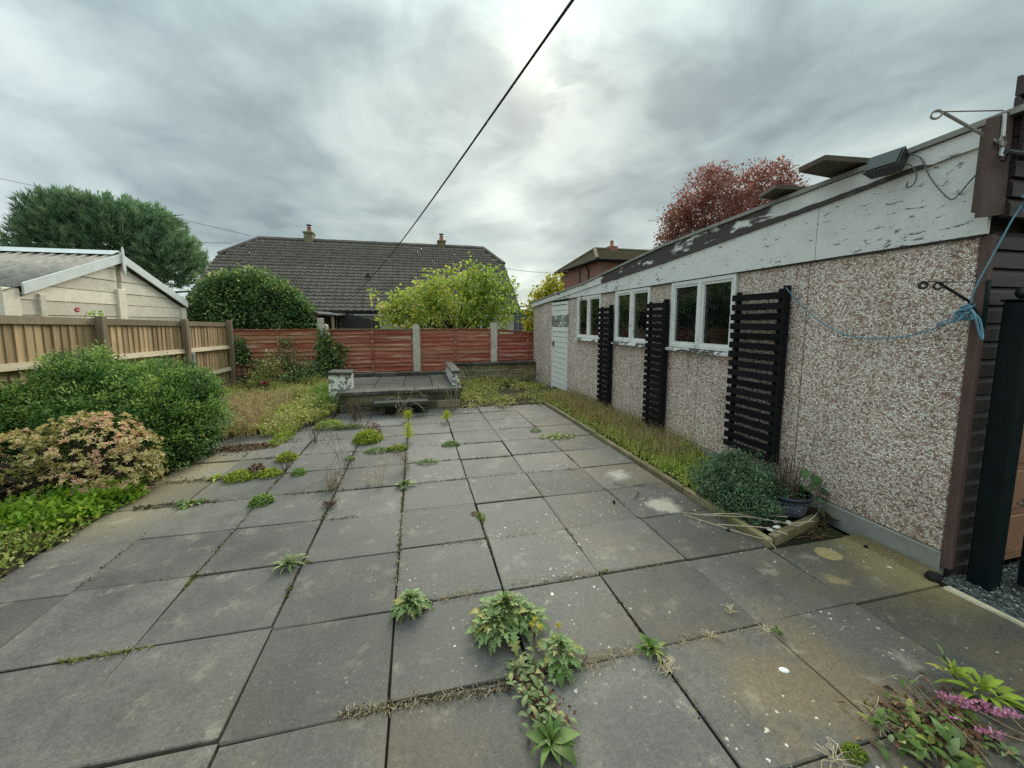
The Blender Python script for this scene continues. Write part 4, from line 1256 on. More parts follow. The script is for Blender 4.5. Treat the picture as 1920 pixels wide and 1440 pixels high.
b = MB(); b.prism([(SX-.05, 6.5, 0), (SX-.05, 10.55, 0), (SX-.05, 10.55, 1.85), (SX-.05, PK, 2.56), (SX-.05, 6.5, 1.85)], (-.05, 0, 0)); b.box(-12, 6.5, 0, SX-.11, 6.56, 1.92)
b.build('wall', MT['shed_wall'], shed)
for (ya, za, yb_, zb) in ((6.66, 1.905, PK-.002, PKZ), (PK+.002, PKZ, 10.56, 1.86)):
    b = MB(); hgt = .15
    b.hexa([(SX+.05, ya, za), (SX+.075, ya, za), (SX+.075, yb_, zb), (SX+.05, yb_, zb), (SX+.05, ya, za+hgt), (SX+.075, ya, za+hgt), (SX+.075, yb_, zb+hgt), (SX+.05, yb_, zb+hgt)])
    b.piece('barge_board', MT['shed_white'], shed)
b = MB(); b.prism([(SX+.078, PK-.035, 2.47), (SX+.078, PK, 2.36), (SX+.078, PK+.035, 2.47), (SX+.078, PK+.02, 2.80), (SX+.078, PK, 2.86), (SX+.078, PK-.02, 2.80)], (.02, 0, 0)); b.piece('finial', MT['shed_white'], shed)
nx = 240
xs = np.linspace(SX+.05, -13, nx)
for sgn, (ya, yb_) in ((0, (6.42, PK)), (1, (10.8, PK))):
    za = PKZ+.12-(PK-ya)*sl0 if sgn == 0 else PKZ+.12-(ya-PK)*sl1
    V = []
    for y, z in ((ya, za), (yb_, PKZ+.12)):
        V.append(np.stack([xs, np.full(nx, y), z+.034*np.cos(xs*2*pi/.146)], 1))
    V = np.concatenate(V); i = np.arange(nx-1)
    o = link('roof_sheet', np_mesh('roof_sheet', V-np.array([SX, 8.5, 0]), np.stack([i, i+1, i+1+nx, i+nx], 1), MT['asbestos'], None, True), shed)
    o.modifiers.new('thick', 'SOLIDIFY').thickness = .008
b = MB(); b.prism([(SX+.03, PK-.16, PKZ+.115), (SX+.03, PK, PKZ+.205), (SX+.03, PK+.16, PKZ+.115), (SX+.03, PK, PKZ+.185)], (-8, 0, 0)); b.piece('ridge_cap', MT['shed_white'], shed)

# ------------------------------------------------------------------ bungalow with the big dark tiled roof
bun = thing('bungalow', 'wide bungalow with a big dark tiled roof and two chimneys behind the red fence', 'house', (-2, 19, 0))
EZ, EY, RZ, RYY = 2.02, 18.7, 5.98, 24.2
XL, XR, RXL, RXR = -9.22, 5.05, -7.88, 4.08
HY = 22.65; HZ = EZ+(RZ-EZ)*(HY-EY)/(RYY-EY)
b = MB()
d = .09
b.add([(XL, EY, EZ-d), (XR, EY, EZ-d), (XR, HY, HZ-d), (RXR, RYY, RZ-d), (RXL, RYY, RZ-d), (XL, HY, HZ-d),
       (XL, 2*RYY-EY, EZ-d), (XR, 2*RYY-EY, EZ-d), (XR, 2*RYY-HY, HZ-d), (XL, 2*RYY-HY, HZ-d)],
      [(0, 1, 2, 3, 4, 5), (7, 6, 9, 4, 3, 8), (5, 4, 9), (2, 8, 3)])
roof = b.build('roof', MT['tile'], bun)
b = MB(); b.box(XL+.25, EY+.4, -.3, XR-.25, 2*RYY-EY-.4, EZ-.05)
b.prism([(XL+.25, EY+.5, EZ-.05), (XL+.25, 2*RYY-EY-.5, EZ-.05), (XL+.25, 2*RYY-HY, HZ-.2), (XL+.25, HY, HZ-.2)], (.1, 0, 0))
b.build('wall', MT['render'], bun)
b = MB(); b.box(XL, EY-.03, EZ-.17, XR, EY+.02, EZ-.04); b.box(XL, EY-.03, EZ-.19, XR, EY+.4, EZ-.172); b.build('eaves_board', MT['upvc'], bun)
b = MB(); b.tube([(XL, EY-.07, EZ-.06), (XR, EY-.07, EZ-.06)], .055, 8); b.build('gutter', MT['gutter'], bun)
# verge boards
for X_ in (XL, XR):
    b = MB(); b.hexa([(X_-.03, EY, EZ-.26), (X_+.03, EY, EZ-.26), (X_+.03, HY, HZ-.26), (X_-.03, HY, HZ-.26), (X_-.03, EY, EZ-.06), (X_+.03, EY, EZ-.06), (X_+.03, HY, HZ-.06), (X_-.03, HY, HZ-.06)])
    b.piece('verge_board', MT['upvc'], bun)
# tiles
sl = math.hypot(RZ-EZ, RYY-EY); ang = atan2(RZ-EZ, RYY-EY)
gauge, tw = .296, .303
nr = int(sl/gauge)
prof = [(-.5, .0), (-.32, .045), (-.14, .0), (.14, .0), (.32, .045), (.5, .0)]
tv = [(x*tw*.99, 0, z+.062) for x, z in prof]+[(x*tw*.99, gauge*1.06, z+.012) for x, z in prof]+[(x*tw*.99, 0, z+.012) for x, z in prof]
tf = [(i, i+1, i+7, i+6) for i in range(5)]+[(12+i, 13+i, i+1, i) for i in range(5)]
tb = MB(); tb.add(tv, tf)
tile_me = tb.mesh('roof_tile', MT['tile'])
TV, TF = np.array(tv), np.array(tf)
cells = []
for r_ in range(nr):
    s0 = r_*gauge
    y, z = EY-.04+s0*cos(ang), EZ-.02+s0*sin(ang)
    x = XL + tw/2 + (tw/2 if r_ % 2 else 0)*0
    while x < XR-tw*.4:
        yy_ = y+gauge
        lim = 0 if yy_ < HY else (yy_-HY)/(RYY-HY)
        if XL+(RXL-XL)*lim+.1 < x < XR-(XR-RXR)*lim-.1: cells.append((x, y, z))
        x += tw
def hid(x, y, z):       # behind the ivy mound or the yellow-green tree
    f = y/12.0
    zz = 1.54+(z-1.54)/f; xx = x/f
    return (-5.8 < xx < -2.9 and zz < 2.75) or (-.9 < xx < 3.3 and zz < 2.7) or zz < 1.6
vis = sorted([c for c in cells if not hid(*c)], key=lambda c: c[1]*1.0+abs(c[0]+1)*.05)
single = set(vis[:295])
Ra = Euler((ang, 0, 0)).to_matrix()
for c in vis[:295]:
    link('roof_tile', tile_me, roof, (c[0]+2, c[1]-19, c[2]), (ang+q.uniform(-.01, .01), q.uniform(-.012, .012), 0))
rest = np.array([c for c in cells if c not in single])
Rm = np.array(Ra)
V = (TV @ Rm.T)[None] + rest[:, None, :] + RNG.normal(size=(len(rest), 1, 3))*np.array([.003, .003, .004])
F = TF[None] + (np.arange(len(rest))*len(TV))[:, None, None]
o = link('roof_tiling', np_mesh('roof_tiling', V.reshape(-1, 3)-np.array([-2, 19, 0]), F.reshape(-1, 4), MT['tile']), roof)
o['kind'] = 'stuff'
x = RXL
while x < RXR-.1:
    b = MB(); b.tube([(x, RYY, RZ-.03+q.uniform(-.008, .008)), (min(x+.47, RXR), RYY, RZ-.03+q.uniform(-.008, .008))], .13, 8); b.piece('ridge_tile', MT['tile'], roof); x += .45
for (p0, p1) in (((XL, HY, HZ), (RXL, RYY, RZ)), ((XR, HY, HZ), (RXR, RYY, RZ))):
    for k in range(5):
        a, c = Vector(p0).lerp(Vector(p1), k/5), Vector(p0).lerp(Vector(p1), (k+.97)/5)
        b = MB(); b.tube([a, c], .11, 8); b.piece('hip_tile', MT['tile'], roof)
for cx, ww, hz in ((-5.46, .44, 6.42), (1.63, .42, 6.30)):
    b = MB(); b.cbox(cx-ww/2, RYY-.3, 5.5, cx+ww/2, RYY+.3, hz-.12, .01); b.cbox(cx-ww/2-.04, RYY-.34, hz-.12, cx+ww/2+.04, RYY+.34, hz-.04, .01)
    ch = b.build('chimney', MT['block_light'], bun)
    b = MB(); b.lathe((cx, RYY, hz-.05), [(.13, 0), (.12, .05), (.10, .28), (.12, .30), (.09, .31)], 12); b.build('chimney_pot', MT['pot_clay'], ch, True)
    b = MB(); b.tube([(cx, RYY, hz+.2), (cx, RYY, hz+.36)], .05, 8); b.lathe((cx, RYY, hz+.34), [(.15, 0), (.16, .02), (.03, .06), (0, .07)], 12); b.build('cowl', MT['lead'], ch, True)
b = MB(); b.tube([(-2.2, 21.05, 3.62), (-2.2, 21.0, 3.92)], .07, 8); b.box(-2.32, 20.9, 3.64, -2.08, 21.15, 3.8); b.build('roof_vent', MT['black_metal'], bun)
def far_window(x0, x1, y, z0, z1, parent):
    b = MB()
    for a, c in ((x0, x0+.06), ((x0+x1)/2-.03, (x0+x1)/2+.03), (x1-.06, x1)): b.box(a, y-.04, z0, c, y+.03, z1)
    b.box(x0+.06, y-.035, z1-.06, x1-.06, y+.03, z1); b.box(x0+.06, y-.035, z0, x1-.06, y+.03, z0+.06)
    w = b.build('window', MT['upvc'], parent)
    for a, c in ((x0+.06, (x0+x1)/2-.03), ((x0+x1)/2+.03, x1-.06)):
        p = MB(); p.box(a, y-.005, z0+.06, c, y+.005, z1-.06); p.piece('pane', MT['lamp_glass'], w)
for x0, x1 in ((-3.1, -1.9), (-.2, 1.2), (2.4, 3.8)): far_window(x0, x1, EY+.38, .9, 1.78, bun)

# ------------------------------------------------------------------ brick house beyond the garage
h2 = thing('brick_house', 'red brick house with a mossy hipped roof showing above the garage roofline', 'house', (10.6, 22, 0))
b = MB(); b.box(10.75, 22.15, -.3, 20, 28.8, 5.15); b.build('wall', MT['brick'], h2)
b = MB()
for k in range(26):
    x = 12.0+k*.3
    b.box(x, 22.08, 3.3, x+.26, 22.149, 5.0)
    o = b.piece('hung_tile_strip', MT['vert_clad'], h2); b = MB()
ea = 5.2
hip = [(10.45, 21.85), (20, 21.85), (20, 29.05), (10.45, 29.05)]
A0, A1 = (11.95, 25.4, 6.42), (20, 25.4, 6.42)
ncr = 12
def slope_rows(e0, e1, r0, r1, name):
    b = MB()
    e0, e1, r0, r1 = map(Vector, (e0, e1, r0, r1))
    for k in range(ncr):
        t0, t1 = k/ncr, (k+1)/ncr
        a, c = e0.lerp(r0, t0), e1.lerp(r1, t0)
        d_, e_ = e0.lerp(r0, t1), e1.lerp(r1, t1)
        up = Vector((0, 0, .05))
        b.add([a+up, c+up, e_, d_, a-up*.2, c-up*.2], [(0, 1, 2, 3), (4, 5, 1, 0)])
    return b
for e0, e1, r0, r1 in (((10.45, 21.85, ea), (20, 21.85, ea), A0, A1), ((10.45, 29.05, ea), (10.45, 21.85, ea), A0, A0), ((20, 29.05, ea), (10.45, 29.05, ea), A1, A0)):
    o = slope_rows(e0, e1, r0, r1, 'roof').build('roof', MT['old_tile'], h2)
for p0, p1 in (((10.45, 21.85, ea), A0), ((10.45, 29.05, ea), A0), (A0, A1)):
    b = MB(); b.tube([Vector(p0)+Vector((0, 0, .05)), Vector(p1)+Vector((0, 0, .05))], .11, 6); b.build('ridge_tile', MT['old_tile'], h2)
b = MB(); b.box(10.47, 21.87, ea-.09, 20, 29.03, ea-.012); b.build('soffit', MT['vert_clad'], h2)
b = MB(); b.tube([(10.40, 21.8, ea-.03), (20, 21.8, ea-.03)], .07, 6); b.tube([(10.40, 21.8, ea-.03), (10.40, 29.1, ea-.03)], .07, 6); b.build('gutter', MT['gutter'], h2)
for y in (25.0, 23.6):
    b = MB(); b.tube([(10.45, y, ea-.05), (10.70, y, ea-.45), (10.70, y, 0)], .05, 6); b.build('downpipe', MT['lead'] if y > 24 else MT['black_metal'], h2)
b = MB(); b.cbox(12.9, 25.1, 6.1, 13.5, 25.7, 6.66, .01); ch = b.build('chimney', MT['brick'], h2)
b = MB(); b.lathe((13.2, 25.4, 6.66), [(.14, 0), (.12, .06), (.11, .36), (.13, .38), (.1, .40)], 12); b.build('chimney_pot', MT['pot_clay'], ch, True)
far_window(10.6, 10.62, 24, 3, 4, h2) if False else None

# ------------------------------------------------------------------ bits behind the red fence
t = thing('felt_roofed_shed', 'low outbuilding with a red board and white corner post beside the ivy mound', 'shed', (-2.9, 12.6, 0))
b = MB(); b.box(-3.6, 12.62, 0, -2.62, 14.5, 1.75); b.build('wall', MT['dark_void'], t)
b = MB(); b.cbox(-3.55, 12.50, 1.62, -2.72, 12.56, 1.83, .005); b.piece('fascia', MT['red_board'], t)
b = MB(); b.cbox(-2.74, 12.45, .5, -2.56, 12.57, 1.66, .006); b.piece('corner_post', MT['white_post'], t)
b = MB(); b.hexa([(-3.7, 12.45, 1.84), (-2.2, 12.45, 1.72), (-2.2, 14.7, 1.80), (-3.7, 14.7, 1.92), (-3.7, 12.45, 1.87), (-2.2, 12.45, 1.75), (-2.2, 14.7, 1.83), (-3.7, 14.7, 1.95)]); b.build('roof', MT['felt'], t)
b = MB(); b.cbox(-2.36, 12.5, .4, -2.29, 12.56, 1.72, .004); b.piece('prop', MT['post'], t)
t = thing('dark_board_fence', 'dark sloping boarded fence in front of the bungalow window', 'fence', (-1.9, 14, 0))
for k in range(11):
    x = -2.62+k*.135; zt = 1.93-.035*k
    b = MB(); b.cbox(x, 14.0, 0, x+.128, 14.02, zt, .003); b.piece('fence_board', MT['black_metal'], t)
t = thing('sheeted_frame', 'grey sheet-covered garden frame with pale poles behind the right end of the red fence', 'frame', (4.2, 14.5, 0))
b = MB(); b.hexa([(3.75, 14.4, 0), (5.6, 14.4, 0), (5.6, 15.6, 0), (3.75, 15.6, 0), (3.9, 14.45, 2.02), (5.45, 14.5, 1.85), (5.4, 15.5, 1.85), (3.9, 15.5, 2.0)]); b.build('cover', MT['netting'], t)
for x in (3.72, 4.5, 5.6):
    b = MB(); b.tube([(x, 14.35, 0), (x, 14.35, 2.15)], .025, 6); b.build('pole', MT['galv'], t)
b = MB(); b.tube([(3.72, 14.35, 2.12), (5.6, 14.35, 2.12)], .025, 6); b.build('pole', MT['galv'], t)

# overhead lines
wire('overhead_cable', [(1.25, -1.2, 3.25), (.83, 1.05, 3.01), (.72, 1.9, 2.985), (-.55, 8.2, 2.68), (-3.02, 18.55, 2.16)], .0075, MT['black_cable'], 'black overhead cable crossing the sky to the bungalow eaves', 'cable', 8, 10)
wire('phone_line', [(-40, 36, 13.0), (-22.89, 30, 9.71), (-8.4, 24.4, 6.12)], .012, MT['cable'], 'thin phone line running from the pine to the bungalow ridge', 'cable')
wire('phone_line', [(-40, 30, 8.0), (-16.5, 27, 6.2), (-9.1, 24, 5.62)], .012, MT['cable'], 'thin lower phone line between the pine and the roof hip', 'cable')
wire('phone_line', [(4.2, 24, 5.0), (8, 25, 4.75), (14, 27, 5.5)], .012, MT['cable'], 'thin phone line from the bungalow toward the brick house', 'cable')

# ------------------------------------------------------------------ trees and shrubs
def plant(name, label, cat, loc, group=None): return thing(name, label, cat, loc, group)
def fol_obj(name, parent, V, F, var, m):
    V = V - np.array(wloc(parent))
    return link(name, np_mesh(name, V, F, m, var), parent)

# big green bush on the left
t = plant('green_bush', 'large dense dark green bush spilling over the left edge of the paving', 'bush', (-3.15, 5.1, 0))
bl = [((-3.12, 5.25, .46), (.74, .86, .46)), ((-3.45, 5.22, .70), (.36, .42, .46)), ((-2.76, 5.22, .44), (.40, .58, .44)), ((-3.80, 5.0, .42), (.52, .55, .40)), ((-3.0, 4.78, .28), (.55, .46, .38)), ((-2.92, 5.45, .72), (.36, .45, .30)), ((-3.98, 4.5, .35), (.4, .5, .38)),
      ((-3.30, 5.0, .92), (.16, .2, .22)), ((-3.62, 5.15, .95), (.15, .2, .16)), ((-2.55, 5.35, .75), (.18, .25, .2)), ((-3.2, 4.55, .62), (.22, .2, .14)), ((-2.62, 4.9, .60), (.2, .22, .18)), ((-3.75, 4.7, .75), (.2, .25, .14)), ((-2.85, 4.65, .5), (.2, .2, .14)), ((-2.45, 5.1, .3), (.16, .3, .26))]
def bv(P, c):
    return np.clip(c*.8 + .22*np.sin(P[:, 0]*7+P[:, 1]*3)*np.sin(P[:, 2]*8+1) + .10, 0, 1)
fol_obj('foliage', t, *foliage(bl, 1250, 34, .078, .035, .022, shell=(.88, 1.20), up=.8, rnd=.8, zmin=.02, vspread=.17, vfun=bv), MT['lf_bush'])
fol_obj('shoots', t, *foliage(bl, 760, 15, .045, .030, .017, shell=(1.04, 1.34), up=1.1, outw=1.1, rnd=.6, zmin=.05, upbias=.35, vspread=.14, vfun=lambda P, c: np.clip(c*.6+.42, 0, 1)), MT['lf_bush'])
fol_obj('inner_foliage', t, *foliage(bl, 1000, 16, .10, .048, .030, shell=(.5, .82), up=.4, rnd=1.0, zmin=.02, vspread=.12, vfun=lambda P, c: c*.55), MT['lf_bush'])  # inner leaves coloured darker: shade of the bush hollows put into the colour
b = MB()
rr = random.Random(2)
for k in range(16):
    a = rr.uniform(0, 2*pi); r_ = rr.uniform(.3, .75)
    b.tube([(-3.1+.08*cos(a), 5.15+.08*sin(a), 0), (-3.1+r_*.5*cos(a), 5.15+r_*.5*sin(a), .35), (-3.1+r_*cos(a), 5.15+r_*sin(a), rr.uniform(.6, .95))], [.018, .012, .005], 5)
b.build('stems', MT['bark'], t, True)

# bronze and pink shrub in front of it
t = plant('bronze_shrub', 'pink and cream tinted evergreen shrub in front of the dark green bush', 'shrub', (-2.85, 4.05, 0))
bl = [((-2.80, 4.15, .46), (.36, .36, .27)), ((-2.55, 4.2, .16), (.22, .26, .15)), ((-3.22, 3.98, .46), (.42, .34, .17)), ((-2.60, 4.12, .25), (.26, .30, .24)), ((-3.55, 3.9, .42), (.3, .3, .16)), ((-2.85, 3.95, .22), (.3, .22, .16)), ((-2.48, 4.22, .38), (.16, .2, .16))]
def pv(P, c):
    return np.clip(.18+.6*(np.sin(P[:, 0]*9)*.5+.5)*.6+RNG.uniform(-.2, .35, len(P)) + .1*(P[:, 2]-.3), 0, 1)
P, O = blob_points(bl, 1150, (.72, 1.10), .25, .05)
n = len(P)*15
Pc = np.repeat(P, 15, 0); Oc = np.repeat(unit(O+np.array([0, 0, .7])), 15, 0)
T = unit(rdir(n)*1.0+Oc*.55)
T = unit(T - Oc*np.minimum((T*Oc).sum(1, keepdims=True), 0)*1.2 + Oc*.15)
V, F = leaf_quads(Pc+T*.004, T, Oc+T*.3, RNG.uniform(.022, .042, n), RNG.uniform(.009, .014, n), .15, .1)
var = np.clip(np.repeat(pv(P, 0), 15)+RNG.normal(size=n)*.1, 0, 1)
fol_obj('foliage', t, V, F, np.repeat(var, 4), MT['lf_pieris'])
b = MB()
for p in P[::9]:
    q_ = Vector(p); b.tube([(-2.85+.05*rr.uniform(-1, 1), 4.05, 0), Vector((-2.85, 4.05, .12)).lerp(q_, .5), q_], [.009, .006, .003], 4, False)
b.build('stems', MT['bark'], t, True)

# lime ground cover and scruffy weeds at the bed edge
t = plant('lime_groundcover', 'low bright lime green ground cover under the pink tinted shrub', 'ground cover', (-2.75, 3.75, 0))
bl = [((-2.82, 3.72, .02), (.34, .36, .14)), ((-2.62, 3.95, .02), (.2, .26, .12)), ((-3.05, 3.5, .02), (.3, .3, .11))]
fol_obj('foliage', t, *foliage(bl, 430, 9, .05, .050, .040, shell=(.75, 1.1), up=1.4, outw=.5, zmin=.02, vspread=.2), MT['lf_lime'])
t = plant('scruffy_weeds', 'straggly brown and green weeds along the near left corner of the bed', 'weeds', (-2.8, 3.0, 0))
bl = [((-2.58, 2.95, .0), (.14, .45, .07)), ((-2.85, 3.15, .0), (.42, .42, .12)), ((-3.1, 2.75, 0), (.5, .4, .13)), ((-2.62, 3.35, 0), (.16, .3, .07)), ((-2.7, 2.9, 0), (.2, .3, .08)), ((-3.5, 3.2, .03), (.5, .5, .14))]
V1 = foliage(bl, 700, 7, .05, .035, .022, shell=(.7, 1.15), up=1.0, rnd=1.0, zmin=.015, vspread=.28)
P = np.stack([RNG.uniform(-3.6, -2.55, 420), RNG.uniform(2.4, 3.9, 420), np.full(420, .02)], 1)
gV, gF = blades(P, RNG.uniform(.06, .2, 420), .004, .7)
fol_obj('foliage', t, *joinV([V1, (gV, gF, np.repeat(RNG.uniform(0, .5, 420), 5))]), MT['lf_weed'])
b = MB()
for p0, p1 in (((-3.35, 3.55, .05), (-2.95, 3.62, .22)), ((-3.6, 3.2, .02), (-3.1, 3.5, .16)), ((-3.3, 3.4, .02), (-3.28, 3.42, .40)), ((-3.5, 3.8, .02), (-3.0, 3.7, .3)), ((-2.72, 3.22, .02), (-2.58, 3.3, .05))):
    b.tube([p0, Vector(p0).lerp(Vector(p1), .5)+Vector((0, 0, .02)), p1], [.005, .004, .002], 5)
b.build('dead_stems', MT['stem'], t)

# pine
t = plant('pine_tree', 'big rounded dark blue-green pine rising behind the cream shed', 'tree', (-15.3, 26, -.3))
bl = [((-15.7, 26, 5.7), (3.3, 2.6, 2.35)), ((-12.9, 25.6, 4.9), (1.75, 2, 1.65)), ((-18.0, 26.2, 5.3), (1.6, 2, 1.75)), ((-14.2, 25.8, 6.1), (2.2, 2, 1.65)), ((-16.8, 25.6, 6.6), (1.9, 2, 1.45))]
P, O = blob_points(bl, 4300, (.55, 1.03), .1, 3.0)
per = 24
n = len(P)*per
A = unit(O*.7+np.array([0, 0, .75])+RNG.normal(size=P.shape)*.25)
Ac = np.repeat(A, per, 0)
T = unit(Ac*1.25+rdir(n)*.75)
base = np.repeat(P, per, 0)+Ac*RNG.uniform(-.25, .12, (n, 1))
V, F = leaf_quads(base, T, rdir(n), RNG.uniform(.20, .40, n), .036, 0, .0)
var = np.clip(np.repeat(RNG.uniform(.1, .8, len(P)), per)+RNG.normal(size=n)*.15, 0, 1)
fol_obj('crown', t, V, F, np.repeat(var, 4), MT['lf_pine'])
limbs(t, (-14.8, 26, -.3), 7.5, .3, 26, 3.2, 'trunk', MT['bark'], .35, 3)
t = plant('dark_conifer', 'dark conifer cut by the left picture edge beside the big pine', 'tree', (-22, 27, -.3))
bl = [((-22.2, 27, 4.8), (1.7, 1.5, 1.7)), ((-22.8, 27, 3.4), (1.8, 1.5, 1.6))]
fol_obj('crown', t, *foliage(bl, 500, 16, .3, .34, .05, up=.5, vspread=.2), MT['lf_pine'])
limbs(t, (-22.4, 27, -.3), 5.5, .2, 10, 1.2, 'trunk', MT['bark'], .4, 5)

# ivy mound
t = plant('ivy_bush', 'broad rounded ivy-covered bush in front of the left end of the tiled roof', 'bush', (-4.4, 12.6, -.2))
bl = [((-4.45, 12.6, 1.65), (1.30, 1.1, 1.18)), ((-3.65, 12.5, 1.45), (.78, .9, .85)), ((-5.25, 12.7, 1.35), (.75, .9, .85)), ((-4.0, 12.4, 1.9), (.8, .8, .72)), ((-4.8, 12.4, 2.0), (.7, .8, .75)), ((-3.2, 12.3, 1.75), (.3, .4, .35)), ((-4.3, 12.2, 2.6), (.3, .3, .22)), ((-5.5, 12.4, 1.9), (.3, .4, .3)), ((-3.6, 12.1, 2.2), (.3, .3, .25))]
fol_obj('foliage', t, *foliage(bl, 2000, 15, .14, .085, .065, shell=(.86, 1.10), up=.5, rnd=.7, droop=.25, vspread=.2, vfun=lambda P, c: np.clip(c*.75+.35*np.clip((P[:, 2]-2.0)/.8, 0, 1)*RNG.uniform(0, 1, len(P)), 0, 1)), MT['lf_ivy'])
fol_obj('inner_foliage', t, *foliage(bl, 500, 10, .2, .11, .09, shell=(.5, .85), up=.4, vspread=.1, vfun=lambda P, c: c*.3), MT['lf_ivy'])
b = MB()
for k in range(7): b.tube([(-4.4+rr.uniform(-.3, .3), 12.6, -.2), (-4.4+rr.uniform(-.6, .6), 12.5, 1.0), (-4.4+rr.uniform(-1.1, 1.1), 12.4, 2.0)], [.06, .04, .015], 6)
b.build('stems', MT['bark'], t, True)

# yellow-green tree behind the red fence
t = plant('yellow_green_tree', 'spreading yellow-green leafy tree behind the middle of the red fence', 'tree', (1.2, 12.4, -.2))
bl = [((.15, 12.3, 1.95), (.95, .85, .70)), ((1.25, 12.4, 2.2), (1.15, .95, .90)), ((2.35, 12.4, 2.2), (.85, .85, .95)), ((-.7, 12.2, 1.75), (.45, .4, .32)), ((1.8, 12.4, 2.75), (.55, .5, .55)), ((.4, 12.2, 2.45), (.35, .3, .28)), ((-1.12, 12.2, 2.25), (.12, .12, .14))]
fol_obj('crown', t, *foliage(bl, 640, 9, .15, .12, .09, shell=(.4, 1.12), up=.2, rnd=.9, droop=.3, vspread=.18, vfun=lambda P, c: np.clip(c*.8+.22-.28*np.clip((P[:, 0]-1.2)/1.4, 0, 1), 0, 1)), MT['lf_tree'])
b = MB()
rt_ = Vector((1.2, 12.4, -.2))
b.tube([rt_, (1.22, 12.42, .6), (1.3, 12.4, 1.1)], [.09, .08, .065], 8)
for k in range(30):
    c_ = bl[rr.choice((0, 0, 1, 1, 1, 2, 2, 3, 4, 5))]
    a = rr.uniform(0, 2*pi)
    p1 = Vector((1.25, 12.4, rr.uniform(.8, 1.2)))
    p3 = Vector((c_[0][0]+c_[1][0]*.9*cos(a)*rr.random()**.5, c_[0][1]+c_[1][1]*.8*sin(a), c_[0][2]+c_[1][2]*rr.uniform(-.3, 1.0)))
    p2 = p1.lerp(p3, .5)+Vector((0, 0, rr.uniform(-.1, .2)))
    b.tube(smooth_path([p1, p2, p3], 3), [.028, .024, .02, .016, .012, .009, .006], 5, False)
for k in range(12):
    p1 = Vector((2.4+rr.uniform(-.8, .7), 12.4+rr.uniform(-.3, .3), 2.4)); b.tube([p1, p1+Vector((rr.uniform(-.1, .25), 0, rr.uniform(.5, .95)))], [.010, .004], 4, False)
b.build('branches', MT['bark'], t, True)

t = plant('yellow_tree', 'smaller bright yellow leafed sapling at the far end of the garage', 'tree', (4.2, 12.1, -.2))
bl = [((4.1, 12.0, 1.75), (.55, .5, .95)), ((3.66, 12, 1.45), (.34, .4, .75)), ((3.85, 11.9, 2.15), (.3, .3, .45)), ((4.22, 12, 2.65), (.26, .26, .40)), ((4.6, 12.1, 2.0), (.45, .4, .6))]
fol_obj('crown', t, *foliage(bl, 470, 9, .13, .105, .08, shell=(.4, 1.10), up=.2, rnd=.9, droop=.3, vspread=.22), MT['lf_yellow'])
limbs(t, (4.2, 12.1, -.2), 3.2, .04, 16, .5, 'trunk', MT['bark'], .6, 9)

t = plant('red_tree', 'dusky red autumn tree rising behind the garage roof', 'tree', (10.2, 11.2, -.3))
bl = [((9.15, 11, 4.7), (1.15, 1.1, 1.45)), ((11.2, 11.2, 4.9), (1.25, 1.2, 1.50)), ((8.25, 11, 4.45), (.75, .8, .65)), ((10.1, 11, 4.1), (2.2, 1.3, 1.2)), ((12.55, 11.3, 5.2), (.55, .6, .85)), ((8.5, 11, 5.0), (.45, .5, .5)), ((7.9, 11, 3.8), (.5, .6, .6)), ((9.2, 11, 5.9), (.35, .35, .4)), ((10.7, 11, 6.1), (.35, .35, .45)), ((11.6, 11, 6.2), (.35, .35, .4))]
fol_obj('crown', t, *foliage(bl, 2300, 16, .16, .088, .056, shell=(.5, 1.16), up=.5, outw=1.0, rnd=.7, vspread=.22, vfun=lambda P, c: np.clip(c*.7+.3*np.clip((P[:, 2]-4.2)/1.5, -.5, 1), 0, 1)), MT['lf_red'])
limbs(t, (10.2, 11.2, -.3), 5.0, .16, 34, 1.3, 'trunk', MT['bark'], .8, 4)
t = plant('green_shrub', 'light green shrub under the shed eaves at the left picture edge', 'shrub', (-5.7, 6.15, 0))
fol_obj('foliage', t, *foliage([((-5.75, 6.12, 1.30), (.45, .22, .55))], 140, 9, .1, .07, .055, shell=(.5, 1.05), vspread=.25), MT['lf_tree'])
limbs(t, (-5.75, 6.15, 0), 1.5, .03, 8, .3, 'trunk', MT['bark'], .6, 2)

# ivy on the post, bramble and rose in the back corner
t = plant('post_ivy', 'dark green ivy climbing the concrete post left of the platform', 'ivy', (-2.15, 10.45, .2))
bl = [((-2.15, 10.42, 1.05), (.15, .08, .42)), ((-1.98, 10.42, .70), (.30, .10, .40)), ((-2.2, 10.4, .45), (.35, .14, .25))]
fol_obj('foliage', t, *foliage(bl, 210, 7, .08, .075, .062, shell=(.3, 1.05), up=.1, outw=.4, rnd=.5, droop=.3), MT['lf_ivy'])
b = MB(); b.tube(smooth_path([(-2.1, 10.45, .2), (-2.05, 10.46, .6), (-2.14, 10.46, 1.0), (-2.15, 10.46, 1.4)]), .012, 5); b.build('stems', MT['bark'], t)
t = plant('corner_ivy', 'small ivy patch in the corner where tan and red fences meet', 'ivy', (-3.98, 10.4, .3))
fol_obj('foliage', t, *foliage([((-3.95, 10.42, .85), (.14, .10, .28))], 60, 8, .08, .075, .06, shell=(.2, 1.05), droop=.3), MT['lf_ivy'])
b = MB(); b.tube(smooth_path([(-3.95, 10.42, .25), (-3.98, 10.44, .6), (-3.95, 10.43, 1.1)]), .01, 5); b.build('stems', MT['bark'], t)
t = plant('bramble', 'tangled bramble sprawling in front of the left red fence panel', 'bramble', (-2.9, 10.1, .2))
